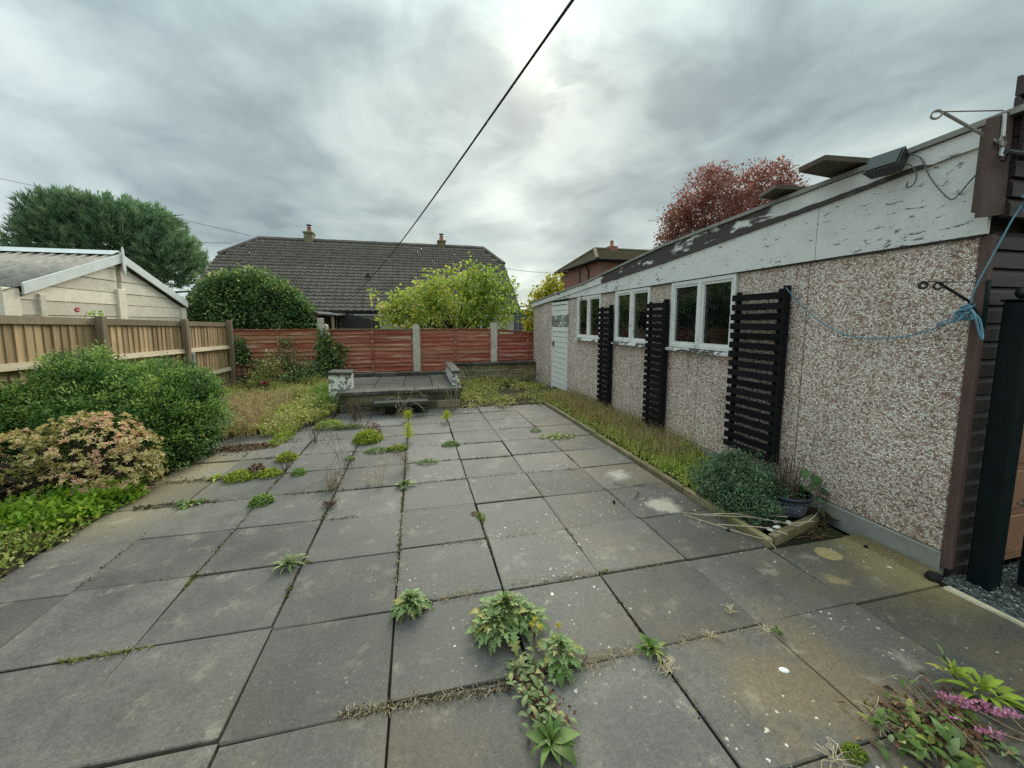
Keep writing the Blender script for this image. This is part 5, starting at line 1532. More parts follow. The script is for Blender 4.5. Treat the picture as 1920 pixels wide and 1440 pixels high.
bl = [((-2.95, 10.2, .55), (.42, .16, .30)), ((-2.45, 10.15, .42), (.35, .2, .25)), ((-3.0, 10.35, 1.0), (.22, .08, .22)), ((-3.55, 10.2, .5), (.25, .15, .25)), ((-2.6, 9.9, .28), (.5, .25, .18))]
fol_obj('foliage', t, *foliage(bl, 260, 6, .09, .06, .045, shell=(.2, 1.1), rnd=1.0, vspread=.25, vfun=lambda P, c: c*.8), MT['lf_ivy'])
b = MB()
for k in range(20):
    p0 = Vector((rr.uniform(-3.5, -2.2), rr.uniform(9.8, 10.3), .1)); p2 = p0+Vector((rr.uniform(-.5, .6), rr.uniform(-.2, .2), rr.uniform(.25, 1.0)))
    b.tube(smooth_path([p0, p0.lerp(p2, .5)+Vector((0, 0, .12)), p2], 3), .005, 4, False)
b.build('stems', MT['stem'], t)
t = plant('rose_bush', 'sparse rose bush with a bright pink bloom in the far left bed', 'rose', (-3.05, 8.95, .05))
bl = [((-3.1, 9.0, .32), (.42, .3, .26)), ((-3.0, 9.2, .6), (.25, .2, .3))]
fol_obj('foliage', t, *foliage(bl, 170, 6, .08, .045, .032, shell=(.2, 1.1), rnd=1.0, vspread=.3, vfun=lambda P, c: c*.6), MT['lf_weed'])
b = MB()
for k in range(16):
    p0 = Vector((-3.05+rr.uniform(-.1, .1), 8.95+rr.uniform(-.1, .1), .03)); p2 = p0+Vector((rr.uniform(-.6, .5), rr.uniform(-.2, .3), rr.uniform(.2, .95)))
    b.tube(smooth_path([p0, p0.lerp(p2, .5)+Vector((0, 0, .08)), p2], 3), .005, 4, False)
b.tube([(-2.98, 8.95, .03), (-2.98, 8.9, .28)], .004, 4)
b.build('stems', MT['dead'], t)
for c_, r_ in (((-2.98, 8.88, .295), .055), ((-3.54, 8.88, .16), .04), ((-3.44, 8.9, .12), .025)):
    o_ = rdir(60); o_[:, 2] = np.abs(o_[:, 2])
    V, F = leaf_quads(np.array(c_)+o_*r_*.25, o_+rdir(60)*.3, rdir(60), r_*1.0, r_*.9, .2, .1)
    fol_obj('bloom', t, V, F, np.repeat(RNG.uniform(0, 1, 60), 4), MT['lf_rose'])
t = plant('fence_climber', 'climber with one red flower peeping over the tan fence top', 'climber', (-4.2, 6.45, 1.5))
b = MB(); b.tube([(-4.22, 6.2, 1.2), (-4.2, 6.45, 1.68)], .004, 4); b.tube([(-4.16, 6.3, 1.5), (-4.14, 6.5, 1.65)], .004, 4); b.build('stems', MT['stem'], t)
o_ = rdir(26)
V, F = leaf_quads(np.array((-4.3, 6.45, 1.70))+o_*.008, o_, rdir(26), .03, .024); fol_obj('bloom', t, V, F, np.repeat(RNG.uniform(.3, 1, 26), 4), MT['lf_rose'])
V, F = leaf_quads(np.array((-4.12, 6.47, 1.655))+rdir(22)*np.array([.03, .09, .012]), rdir(22), rdir(22)+np.array([0, 0, 1.0]), .045, .032); fol_obj('foliage', t, V, F, np.repeat(RNG.uniform(.4, 1, 22), 4), MT['lf_lime'])

# ------------------------------------------------------------------ grass and weeds of the beds (uncountable)
def grass_patch(name, label, xy, H, Wd, m, lean=.5, var=(0, 1), z=.02, leaf=None):
    n = len(xy)
    P = np.concatenate([xy, np.full((n, 1), z) if np.isscalar(z) else z[:, None]], 1)
    V, F = blades(P, H, Wd, lean)
    parts = [(V, F, np.repeat(RNG.uniform(var[0], var[1], n), 5))]
    if leaf: parts.append(leaf)
    V, F, va = joinV(parts)
    o = link(name, np_mesh(name, V, F, m, va))
    return tag(o, label, None, None, 'stuff')
def clumped(n, x0, x1, y0, y1, k=40, s=.12, frac=.6, keep=None):
    c = np.stack([RNG.uniform(x0, x1, k), RNG.uniform(y0, y1, k)], 1)
    a = c[RNG.integers(0, k, int(n*frac))]+RNG.normal(size=(int(n*frac), 2))*s
    u = np.stack([RNG.uniform(x0, x1, n-int(n*frac)), RNG.uniform(y0, y1, n-int(n*frac))], 1)
    q_ = np.concatenate([a, u])
    ok = (q_[:, 0] > x0-.05) & (q_[:, 0] < x1+.05) & (q_[:, 1] > y0-.1) & (q_[:, 1] < y1+.1)
    if keep is not None: ok &= keep(q_)
    return q_[ok]
def clear_slab(q_): return ~((np.abs(q_[:, 0]-2.0) < .34) & (np.abs(q_[:, 1]-8.2) < .3)) & ((q_[:, 1] > 7.3) | (RNG.uniform(0, 1, len(q_)) < .5))
def low_leaves(xy, z, L, Wd, spread=.03, zs=.06, var=(.2, 1)):
    n = len(xy)
    P = np.concatenate([xy, (z+np.abs(RNG.normal(size=n))*zs)[:, None]], 1)
    V, F = leaf_quads(P, rdir(n)*np.array([1, 1, .5]), np.array([0, 0, 1.0])+rdir(n)*.6, RNG.uniform(.6, 1.3, n)*L, RNG.uniform(.6, 1.2, n)*Wd)
    return (V, F, np.repeat(RNG.uniform(var[0], var[1], n), 4))
zb = lambda xy: .02+.10*np.clip((xy[:, 1]-7.2)/3, 0, 1)
keepL = lambda q_: (q_[:, 0] < -1.34-.25*np.clip((7.0-q_[:, 1])*1.2, 0, 3))
xy = clumped(15000, -4.0, -1.33, 5.9, 9.9, 70, .11, .8, keepL)
lv = clumped(9000, -4.0, -1.33, 5.9, 9.9, 90, .16, .6, keepL)
grass_patch('rough_grass', 'rough grass and weeds filling the far left bed', xy, RNG.uniform(.04, .20, len(xy))*(.6+.8*(np.sin(xy[:, 0]*6.3)*np.sin(xy[:, 1]*5.1)*.5+.5))*np.where(xy[:, 1] > 8, 1.4, 1), .008, MT['lf_grass'], 1.1, (0, 1), zb(xy), low_leaves(lv, .05, .065, .036, zs=.07, var=(.0, 1)))
xy = clumped(5200, -3.9, -2.2, 5.7, 8.2, 30, .18, .6)
grass_patch('dry_growth', 'straw coloured dead growth between the bush and the rose', xy, RNG.uniform(.12, .42, len(xy)), .006, MT['lf_drygrass'], .7, (0, .85), .02)
for i, (x, y) in enumerate(((-1.75, 8.35), (-1.5, 7.45))):
    n = 420; a = RNG.normal(size=(n, 2))*.13+np.array([x, y])
    P = np.concatenate([a, np.full((n, 1), .05)], 1)
    V, F = blades(P, RNG.uniform(.16, .36, n), .010, .6)
    o = link('grass_tuft', np_mesh('grass_tuft', V, F, MT['lf_green'], np.repeat(RNG.uniform(.4, 1, n), 5)))
    tag(o, ('fresh green grass tuft beside the whitewashed pier' if i == 0 else 'fresh green grass tuft at the left foot of the block platform'), 'grass tuft')
# side bed: dry brown heads at the far end, greener towards the kerb corner
xy = clumped(10500, 2.40, 3.12, 2.55, 7.3, 90, .08, .7)
far = np.clip((xy[:, 1]-3.2)/2.2, 0, 1)
wallside = np.clip((xy[:, 0]-2.45)/.5, 0, 1)
keep = RNG.uniform(0, 1, len(xy)) < .35+.65*(1-np.abs(wallside-.6))
xy, far = xy[keep], far[keep]
H = RNG.uniform(.05, .19, len(xy))*(1+.35*far)
va = np.clip(.85-far*.6+RNG.normal(size=len(xy))*.28, 0, 1)
P = np.concatenate([xy, np.full((len(xy), 1), .025)], 1)
V, F = blades(P, H, .0055, .7)
gl = clumped(6000, 2.40, 3.05, 2.5, 7.2, 120, .07, .5)
gl = gl[RNG.uniform(0, 1, len(gl)) < np.clip(1.15-(gl[:, 0]-2.4)*1.6, .15, 1)]
V, F, va = joinV([(V, F, np.repeat(va, 5)), low_leaves(gl, .035, .036, .026, zs=.03, var=(.45, 1))])
tag(link('bed_grass', np_mesh('bed_grass', V, F, MT['lf_grass'], va)), 'grass and weeds in the kerbed strip along the garage wall', None, None, 'stuff')
xy = clumped(2600, 2.55, 3.1, 3.6, 7.4, 50, .11, .7)
P = np.concatenate([xy, np.full((len(xy), 1), .03)], 1)
V, F = blades(P, RNG.uniform(.12, .30, len(xy)), .0042, .7)
tag(link('dry_grass', np_mesh('dry_grass', V, F, MT['lf_drygrass'], np.repeat(RNG.uniform(0, .75, len(xy)), 5))), 'dry brown seeding grass against the garage wall', None, None, 'stuff')
xy = clumped(3600, .85, 3.1, 7.05, 10.2, 40, .10, .85, clear_slab)
zf = .02-.14*np.clip((xy[:, 1]-8.6)/1.6, 0, 1)
lv = clumped(3800, .85, 3.0, 6.8, 10.1, 45, .10, .85, clear_slab)
grass_patch('weed_carpet', 'low trailing weeds over the soil between platform and garage', xy, RNG.uniform(.03, .16, len(xy)), .006, MT['lf_grass'], 1.0, (0, .9), zf, low_leaves(lv, .03, .055, .032, zs=.035, var=(.0, .95)))
xy = clumped(1500, -1.5, 4.0, 9.2, 10.5, 60, .1, .7)
grass_patch('bank_growth', 'thin growth on the raised soil under the red fence', xy, RNG.uniform(.03, .09, len(xy)), .006, MT['lf_drygrass'], .8, (0, 1), .2)
t = plant('yellow_weed', 'pale yellow-leaved weed at the foot of the low block wall', 'weed', (1.75, 10.05, -.1))
V, F = leaf_quads(np.array((1.75, 10.05, .02))+rdir(60)*np.array([.28, .08, .1]), rdir(60), rdir(60)+np.array([0, -.4, 1.0]), .075, .055); fol_obj('foliage', t, V, F, np.repeat(RNG.uniform(.3, 1, 60), 4), MT['lf_yellow'])
b = MB()
for k in range(9): b.tube([(1.75, 10.05, -.1), (1.75+rr.uniform(-.25, .25), 10.03, rr.uniform(0, .1))], .004, 4)
b.build('stems', MT['stem'], t)

# ------------------------------------------------------------------ herb bush, pot, clippings by the kerb corner
t = plant('herb_bush', 'low grey-green herb bush in the kerbed bed beside the plant pot', 'herb', (2.6, 2.6, .02))
bl = [((2.62, 2.72, .13), (.25, .34, .20)), ((2.50, 2.50, .10), (.15, .24, .15)), ((2.78, 2.55, .11), (.18, .2, .17)), ((2.85, 2.85, .14), (.2, .3, .18))]
bl += [((2.45, 2.75, .18), (.1, .14, .14)), ((2.72, 2.85, .26), (.12, .12, .12)), ((2.62, 2.5, .22), (.12, .1, .12))]
fol_obj('foliage', t, *foliage(bl, 1300, 15, .032, .021, .013, shell=(.6, 1.28), up=.7, rnd=1.0, zmin=.02, vspread=.2), MT['lf_herb'])
b = MB()
for k in range(40):
    p1 = Vector((2.62+rr.uniform(-.2, .25), 2.65+rr.uniform(-.3, .3), rr.uniform(.15, .33))); b.tube([(2.62+rr.uniform(-.08, .08), 2.65+rr.uniform(-.1, .1), .02), p1], [.004, .0015], 4, False)
b.build('stems', MT['dead'], t)
a = Mat('patterned_pot_glaze'); g = a.g
ang_ = math_(g, 'ARCTAN2', sep(g, a.obj)[1], sep(g, a.obj)[0])
pv_ = comb(g, math_(g, 'MULTIPLY', ang_, .17), sep(g, a.obj)[2], 0.0)
w1 = nd(g, 'ShaderNodeTexNoise', {'Vector': pv_, 'Scale': 19.0, 'Detail': 1.0, 'Distortion': 2.2}).outputs['Fac']
band = math_(g, 'ABSOLUTE', math_(g, 'SUBTRACT', math_(g, 'FRACT', math_(g, 'MULTIPLY', w1, 7.0)), .5))
ln = smooth(g, band, .17, .08)
zz_ = sep(g, a.obj)[2]
ln = math_(g, 'MULTIPLY', ln, math_(g, 'MULTIPLY', smooth(g, zz_, .012, .02), smooth(g, zz_, .142, .132)))
a.set(mixc(g, ln, (.022, .028, .045), (.34, .38, .44)), .35, .5)
PC = Vector((2.845, 2.42, .03))
t = thing('plant_pot', 'dark blue glazed pot with pale scroll pattern standing in the bed corner', 'plant pot', PC)
b = MB(); b.lathe(PC, [(.0, 0), (.115, 0), (.123, .012), (.150, .10), (.156, .145), (.166, .150), (.168, .172), (.156, .174), (.148, .165), (.142, .13), (0, .128)], 32)
b.build('pot', a.m, t, True)
b = MB(); b.lathe(PC, [(.141, .131), (.08, .142), (0, .146)], 20); b.build('compost', MT['soil'], t, True)
t = plant('dead_pot_plant', 'bundle of dead brown stalks standing in the patterned pot', 'dead plant', PC+Vector((0, 0, .14)))
b = MB()
for k in range(46):
    x, y = rr.gauss(0, .035), rr.gauss(0, .035); h_ = rr.uniform(.08, .34) if k % 5 else rr.uniform(.3, .40)
    p0 = PC+Vector((x-.02, y, .135)); p1 = p0+Vector((x*.5+rr.uniform(-.03, .03), y*.5+rr.uniform(-.03, .03), h_))
    b.tube([p0, p0.lerp(p1, .5)+Vector((rr.uniform(-.01, .01), rr.uniform(-.01, .01), 0)), p1], [.0032, .0026, .0012], 4, False)
b.build('stalks', MT['dead'], t)

# leaf meshes shared by the weeds
def leaf_mesh(L, Wd, arch, nseg=5, shape=.9, m=None, lobes=0, fold=.2, name='leaf', wave=0.0):
    vs, fs = [], []
    n = nseg if not lobes else lobes*2
    for i in range(n+1):
        tt = i/n
        w = Wd*.5*(sin(pi*min(1, tt**shape*.97+.03))**.8)
        if lobes: w *= (1.0 if i % 2 else .38) if 0 < i < n else .2
        x = L*tt; z = L*(arch*tt*(1-tt)*1.6 - abs(arch)*.35*tt*tt) + wave*L*sin(tt*9)
        if i == n: w = max(w*.3, Wd*.04)
        vs += [(x, w, z+w*fold), (x, 0, z), (x, -w, z+w*fold)]
    for i in range(n):
        a_ = i*3
        fs += [(a_+1, a_+4, a_+3, a_), (a_+2, a_+5, a_+4, a_+1)]
    me = MB(); me.add(vs, fs)
    return me.mesh(name, m, True)
LM = {
 'lance': lambda m: [leaf_mesh(1, .24, .25+.12*k, 5, .9, m, 0, .25, 'leaf', .01) for k in range(3)],
 'oval': lambda m: [leaf_mesh(1, .46, .2+.1*k, 5, .85, m, 0, .22) for k in range(3)],
 'round': lambda m: [leaf_mesh(1, .85, .15+.12*k, 6, .8, m, 0, .18, 'leaf', .02) for k in range(3)],
 'strap': lambda m: [leaf_mesh(1, .17, .22+.12*k, 5, .8, m, 0, .25) for k in range(3)],
 'lobed': lambda m: [leaf_mesh(1, .72, .3+.15*k, 5, .7, m, 5+k % 2, .3) for k in range(3)],
}
LC = {}
def leaves_of(kind, m):
    if (kind, m) not in LC: LC[(kind, m)] = LM[kind](MT[m])
    return LC[(kind, m)]
WR = random.Random(77)
def rosette(parent, kind, m, n, size, t0=8, t1=70, off=(0, 0, .004), spread=0.0, sq=1.0, az0=0, height=0.0):
    ms = leaves_of(kind, m)
    for k in range(n):
        f = (k+.5)/n                       # 0 outer, 1 inner
        az = az0+k*2.39996+WR.uniform(-.25, .25)
        tl = radians(t0+(t1-t0)*f**1.2+WR.uniform(-6, 6))
        s = size*(1.05-.5*f)*WR.uniform(.8, 1.15)
        r = spread*(1-f)*WR.uniform(.3, 1)
        link('leaf', ms[k % 3], parent, (off[0]+cos(az)*r, off[1]+sin(az)*r*sq, off[2]+height*f+WR.uniform(0, .004)), (WR.uniform(-.35, .35), -tl, az), (s, s*WR.uniform(.85, 1.15), s))
def weed(label, x, y, name='weed', cat='weed', group=None, z=0.0):
    return plant(name, label, cat, (x, y, z), group)

# leafy weed in the pot
t = plant('broad_leaf_weed', 'broad-leaved green weed flopping over the right side of the patterned pot', 'weed', PC+Vector((.09, -.02, .14)))
rosette(t, 'round', 'sl_dark', 13, .11, -20, 65, (0, 0, .01), .06, 1, .3, .03)
for dx_, dy_, dz_, az, tl, s in ((.05, -.10, .02, -1.2, -25, .10), (.10, -.02, .05, -.2, 35, .10), (.16, .02, .08, .2, 30, .09), (.12, .06, .10, .6, 50, .09), (.02, -.14, -.04, -1.4, -50, .09), (.08, -.06, 0, -.8, -8, .10), (.18, -.04, .02, -.1, 5, .08)):
    link('leaf', leaves_of('round', 'sl_dark')[1], t, (dx_, dy_, dz_), (WR.uniform(-.4, .4), -radians(tl), az), (s, s, s))
b = MB()
for p in ((.1, -.02, .05), (.16, .02, .08), (.12, .06, .10)): b.tube([PC+Vector((.08, -.02, .135)), PC+Vector((.09, -.02, .14))+Vector(p)], .003, 5)
b.build('stems', MT['lf_green'], t)

# dry clippings lying over the kerb
t = plant('dry_vines', 'pale dry vine stems trailing over the kerb beside the herb bush', 'vine', (2.3, 2.35, .01))
b = MB()
for pts in ([(2.05, 2.62, .008), (2.18, 2.40, .012), (2.30, 2.20, .02), (2.345, 2.11, .03), (2.35, 2.05, .004)], [(2.14, 2.58, .01), (2.34, 2.42, .075), (2.55, 2.24, .08), (2.66, 2.17, .07)],
            [(2.05, 2.66, .006), (2.20, 2.52, .03), (2.40, 2.33, .085), (2.62, 2.22, .07), (2.80, 2.16, .09)], [(2.2, 2.42, .008), (2.32, 2.3, .04), (2.42, 2.2, .066), (2.5, 2.1, .06)],
            [(2.66, 2.17, .065), (2.80, 2.20, .07), (3.0, 2.28, .09), (3.10, 2.36, .12)], [(2.28, 2.55, .01), (2.42, 2.42, .07), (2.7, 2.28, .075)]):
    b.tube(smooth_path(pts, 4), WR.uniform(.0024, .004), 5)
b.build('stems', MT['pale_stem'], t)
b = MB()
for k in range(26):
    p = Vector((2.72+WR.gauss(0, .12), 2.14+WR.gauss(0, .05), .006 if WR.random() < .5 else .02)); a_ = WR.uniform(0, pi); L = WR.uniform(.03, .13)
    b.tube([p, p+Vector((cos(a_)*L*.5, sin(a_)*L*.5, .012)), p+Vector((cos(a_)*L, sin(a_)*L, 0))], .0016, 4)
b.build('twigs', m_plain('rusty_twig', (.24, .12, .05), .85), t)['kind'] = 'stuff'
for i, (x, y, s) in enumerate(((2.52, 2.205, .030), (2.66, 2.235, .034), (2.44, 2.19, .026), (2.58, 2.265, .024))):
    b = MB(); b.lathe((0, 0, 0), [(.0, 0), (s*.8, .002), (s, .010), (s*.7, .018), (0, .02)], 9)
    b.v = [(x_*(1+.3*sin(7*y_/s)), y_*.6, z_) for x_, y_, z_ in b.v]
    o = b.build('pale_stone', MT['shell'], None, True); o.location = (x, y, .048); o.rotation_euler = (0, 0, i)
    tag(o, ('flat white stone chip on the kerb corner', 'largest white stone chip below the patterned pot', 'white stone chip nearest the kerb joint', 'small white stone chip between the herb and the pot')[i], 'stone')

# ------------------------------------------------------------------ weeds in the paving joints
t = weed('biggest lobed-leaf weed clump in the near paving, left of the little flowering one', .41, 1.80)
rosette(t, 'lobed', 'sl_fever', 130, .085, -18, 75, (0, .02, .03), .155, 1, 0, .10)
rosette(t, 'lobed', 'sl_fever', 70, .07, -10, 70, (-.07, -.04, .04), .11, 1, 1, .06)
rosette(t, 'lobed', 'sl_fever', 50, .07, -10, 70, (.10, -.02, .03), .10, 1, 2, .06)
b = MB()
for k in range(22): b.tube([(.41+WR.gauss(0, .02), 1.80+WR.gauss(0, .02), 0), (.41+WR.gauss(0, .06), 1.80+WR.gauss(0, .06), WR.uniform(.04, .11))], .002, 4)
b.build('stems', MT['dead'], t)
t = weed('lobed-leaf weed with tiny yellow flowers beside the biggest clump', .605, 1.56)
rosette(t, 'lobed', 'sl_fever', 75, .066, -15, 75, (0, 0, .02), .09, 1, .5, .06)
rosette(t, 'oval', 'sl_green', 7, .085, -5, 20, (-.02, -.05, .02), .02, 1, 4.2, 0)
b = MB()
for x, y, h_ in ((.52, 1.67, .13), (.50, 1.66, .11), (.62, 1.62, .12), (.54, 1.65, .10), (.47, 1.58, .14)):
    b.tube([(x, y-.03, 0), (x, y, h_)], .0018, 4)
b.build('stems', MT['stem'], t)
V, F = leaf_quads(np.repeat(np.array([(.52, 1.67, .13), (.50, 1.66, .115), (.62, 1.62, .125), (.54, 1.65, .105)]), 9, 0), rdir(36), rdir(36), .016, .012)
fol_obj('flowers', t, V, F, np.repeat(RNG.uniform(.6, 1, 36), 4), MT['lf_yellow'])
t = weed('compact lobed green weed at the joint left of the biggest clump', -.062, 2.05)
rosette(t, 'lobed', 'sl_fever', 75, .078, -10, 75, (0, 0, .015), .06, 1, .2, .05)
t = weed('large lance-leaved rosette at the bottom of the trailing weed patch', .443, 1.215)
for k, (az, L, tl) in enumerate(((-.15, .115, 22), (.75, .10, 38), (1.35, .085, 55), (2.2, .10, 30), (2.75, .095, 18), (3.4, .09, 12), (4.0, .10, 10), (4.75, .09, 14), (5.3, .11, 8), (5.75, .09, 18), (1.8, .06, 62), (.2, .06, 58), (3.0, .05, 60))):
    link('leaf', leaves_of('lance' if k % 4 else 'oval', 'sl_green')[k % 3], t, (0, 0, .006+.001*k), (WR.uniform(-.3, .3), -radians(tl), az), (L, L*1.15, L))
t = plant('trailing_weed', 'patch of small oval-leaved weeds trailing along the joint with reddish dead leaves', 'weed', (.46, 1.40, 0))
ms = leaves_of('oval', 'sl_pale')
for k in range(150):
    y = WR.uniform(-.18, .22); x = WR.gauss(-.005-.10*y, .036); az = WR.uniform(0, 2*pi); s = WR.uniform(.026, .050)
    link('leaf', ms[k % 3], t, (x, y, WR.uniform(.004, .025)), (WR.uniform(-.5, .5), -radians(WR.uniform(-5, 45)), az), (s, s*1.1, s))
ms = [leaf_mesh(1, .35, .4, 4, .9, MT['lf_rust'], 0, .3) for _ in range(2)]
xy = np.stack([.46+RNG.normal(size=230)*.04, 1.40+RNG.uniform(-.18, .17, 230)], 1); xy[:, 0] -= .10*(xy[:, 1]-1.40)
fol_obj('dead_leaves', t, *low_leaves(xy, .003, .028, .013, zs=.010, var=(0, .8)), MT['lf_rust'])
t = weed('lance-leaved rosette at the slab corner above a straw nest', 1.036, 1.50)
rosette(t, 'lance', 'sl_green', 30, .085, 2, 75, (0, 0, .004), .012, 1, 0, .006)
t = weed('tiny bright green sprig alone in the near right joint', 1.704, 1.445)
rosette(t, 'round', 'sl_green', 8, .026, 0, 60, (0, 0, .004), .01, 1, 0, .03)
t = weed('grey-green strap-leaved rosette left of the centre joint', -.824, 2.63)
rosette(t, 'strap', 'sl_pale', 34, .115, 0, 65, (0, 0, .004), .02, 1, .4, .004)
t = weed('flat green weed spread in the left joint under the bush', -1.90, 3.77)
rosette(t, 'oval', 'sl_green', 22, .085, 0, 40, (0, 0, .004), .08, .6)
t = weed('pale sprawling weed at the left bed edge just right of the bush', -1.95, 4.36)
rosette(t, 'oval', 'sl_lime', 20, .075, 0, 50, (0, 0, .004), .10, .7)
t = weed('dark green ground-hugging weed in the middle joint under the straw stalks', -.138, 3.73)
rosette(t, 'oval', 'sl_green', 28, .07, 5, 65, (0, 0, .004), .06, .7, 0, .02)
t = weed('sprawling weed mat near the far right kerb', 1.83, 4.92)
rosette(t, 'oval', 'sl_lime', 34, .075, 0, 45, (0, 0, .004), .20, .5)
V, F = leaf_quads(np.array((1.83, 4.92, .02))+rdir(90)*np.array([.25, .12, .015]), rdir(90)*np.array([1, 1, .4]), rdir(90)*.5+np.array([0, 0, 1.]), .045, .02); fol_obj('foliage', t, V, F, np.repeat(RNG.uniform(.2, 1, 90), 4), MT['lf_weed'])

def cushion(label, x, y, rx, ry, h, n, m, L=.018, Wd=.014, var=(.2, 1), name='weed_cushion', cat='weed', shell=(.7, 1.1)):
    d = rdir(n); d[:, 2] = np.abs(d[:, 2])
    P = np.array([x, y, .0])+d*np.array([rx, ry, h])*RNG.uniform(shell[0], shell[1], (n, 1))
    P[:, 2] = np.maximum(P[:, 2], .002)
    T = d*.6+rdir(n)*.8; N = d+np.array([0, 0, .6])+rdir(n)*.3
    V, F = leaf_quads(P, T, N, RNG.uniform(.7, 1.3, n)*L, RNG.uniform(.7, 1.2, n)*Wd)
    o = link(name, np_mesh(name, V-np.array([x, y, 0]), F, MT[m], np.repeat(RNG.uniform(var[0], var[1], n), 4)))
    o.location = (x, y, 0)
    return tag(o, label, cat)
cushion('round lime green cushion, the largest on the paving, before the step', -.632, 5.33, .175, .15, .13, 1500, 'lf_moss', .026, .02)
cushion('reddish dry weed poking up behind the largest lime cushion', -.60, 5.60, .12, .06, .17, 260, 'lf_rust', .035, .014, (0, .9))
cushion('yellow-green cushion in the left joint with a brown dead stalk just in front', -1.441, 4.81, .105, .09, .075, 600, 'lf_moss', .022, .018)
cushion('left lime clump of the trio with a rusty weed between', -1.72, 4.30, .13, .09, .07, 600, 'lf_moss', .024, .02)
cushion('right lime clump of the trio with a rusty weed between', -1.47, 4.33, .11, .08, .06, 450, 'lf_moss', .024, .02)
cushion('rusty red weed between two lime clumps', -1.60, 4.37, .10, .06, .10, 240, 'lf_rust', .03, .018, (0, .7))
cushion('round mid green cushion astride the long left joint', -1.312, 3.66, .085, .08, .065, 700, 'lf_green', .022, .014)
cushion('small green cushion behind the astride one, beside a dead stalk', -1.188, 4.30, .065, .06, .05, 350, 'lf_green', .018, .012)
cushion('flat green weed left of the long centre joint before the lime cushion', -.47, 4.84, .15, .05, .045, 300, 'lf_green', .025, .014)
cushion('lime mossy strip in the joint right of the lime cushion', -.24, 4.86, .12, .05, .055, 420, 'lf_moss', .022, .016)
cushion('dark olive tuft in the right centre joint, below the yellow feathery seedling', .395, 4.88, .11, .05, .05, 380, 'lf_green', .022, .012)
cushion('little orange-green moss knob in the right centre joint', .467, 2.96, .03, .045, .03, 160, 'lf_moss', .012, .01, (0, .6))
cushion('dry orange moss beside the little moss knob', .43, 3.02, .03, .03, .02, 90, 'lf_rust', .014, .009)
cushion('dark moss clod near the bottom right straw tuft', 1.485, .93, .042, .032, .03, 500, 'lf_moss', .008, .006, (0, .45))
cushion('tiny green tuft between the dead stalks', -.75, 4.62, .05, .04, .04, 120, 'lf_green', .018, .012)
cushion('small green weed on the far joint right of the straw stalk', .10, 4.31, .12, .04, .04, 170, 'lf_green', .022, .012)
cushion('small weed in the far right joint beside the weed mat', 1.62, 5.25, .07, .05, .04, 150, 'lf_green', .02, .012)
cushion('dark leafy weed lying in the joint left of the step', -.98, 6.02, .22, .06, .045, 320, 'lf_weed', .035, .02, (0, .5))
cushion('green weed clump in the back joint left of the lime cushion', -1.25, 6.12, .20, .10, .10, 420, 'lf_grass', .05, .016, (.5, 1))
cushion('brown leaf litter mat between the bush and the far left slabs', -2.05, 5.35, .32, .10, .035, 520, 'lf_rust', .035, .018, (0, .7))
cushion('lime weed running along the far left joint', -1.75, 5.75, .10, .42, .07, 620, 'lf_moss', .035, .014)

def feathery(label, x, y, h, w, n):
    t = weed(label, x, y, 'feathery_seedling', 'seedling')
    hh_ = RNG.uniform(.1, 1, n)
    P = np.stack([x+RNG.normal(size=n)*.012, y+RNG.normal(size=n)*.012, h*hh_*.85], 1)
    T = rdir(n)*np.array([1, 1, .4])+np.array([0, 0, .7])
    V, F = leaf_quads(P, T, rdir(n), w*(1.15-hh_*.6)*RNG.uniform(.7, 1.2, n), .009, .0, -.05)
    fol_obj('foliage', t, V, F, np.repeat(RNG.uniform(0, 1, n), 4), MT['lf_feather'])
    b = MB(); b.tube([(x, y, 0), (x+.005, y, h*.9)], [.004, .002], 5); b.build('stem', MT['lf_green'], t)
feathery('taller yellow feathery seedling standing in the centre joint', -.115, 5.22, .28, .10, 120)
feathery('yellow feathery seedling in the right centre joint below the platform', .432, 6.07, .19, .12, 110)
feathery('yellow feathery seedling nearest the garden step', -.145, 6.28, .18, .12, 100)

def straw(label, x, y, r, n, z=.004, flat=.3, m='pale_stem', name='straw_tuft', cat='straw', rad=.0011, curl=.6):
    b = MB()
    for k in range(n):
        a_ = WR.uniform(0, 2*pi); L = r*WR.uniform(.5, 1.2); c1 = a_+WR.uniform(-curl, curl)
        p0 = Vector((x+WR.gauss(0, r*.15), y+WR.gauss(0, r*.15), z)); p1 = p0+Vector((cos(a_)*L*.5, sin(a_)*L*.5, L*flat*WR.uniform(.4, 1.2))); p2 = p1+Vector((cos(c1)*L*.5, sin(c1)*L*.5, -L*flat*.4*WR.random()))
        p2.z = max(p2.z, .003)
        b.tube(smooth_path([p0, p1, p2], 3), rad, 3, False)
    o = b.build(name, MT[m], None, False, org=(x, y, 0))
    return tag(o, label, cat)
straw('nest of pale dry straw below the lance-leaved rosette', 1.06, 1.40, .06, 46, curl=2.2)
straw('wispy straw tuft in the joint right of the rosette', 1.375, 1.51, .05, 22)
straw('straw wisps at the joint crossing by the tiny sprig', 1.66, 1.47, .05, 18)
straw('straw tuft along the joint toward the garage', 1.60, 1.63, .045, 18)
straw('dry straw brush at the edge of the pink-flowered clump', 1.70, 1.00, .075, 30, flat=.35)
straw('dry straw tuft at the bottom beside the moss clod', 1.40, .93, .07, 26, flat=.35)
straw('dry straw tuft on the slab below the compact lobed weed', -.04, 1.55, .028, 12, m='stem')
straw('orange-brown dead sprigs in the left centre joint', -.79, 3.80, .13, 34, flat=1.3, m='stem', name='dead_sprig', cat='dead weed', rad=.0022)
straw('dark brown shrivelled plant in the left centre joint', -.728, 3.46, .075, 44, flat=.6, m='dead', name='dead_sprig', cat='dead weed', rad=.002)
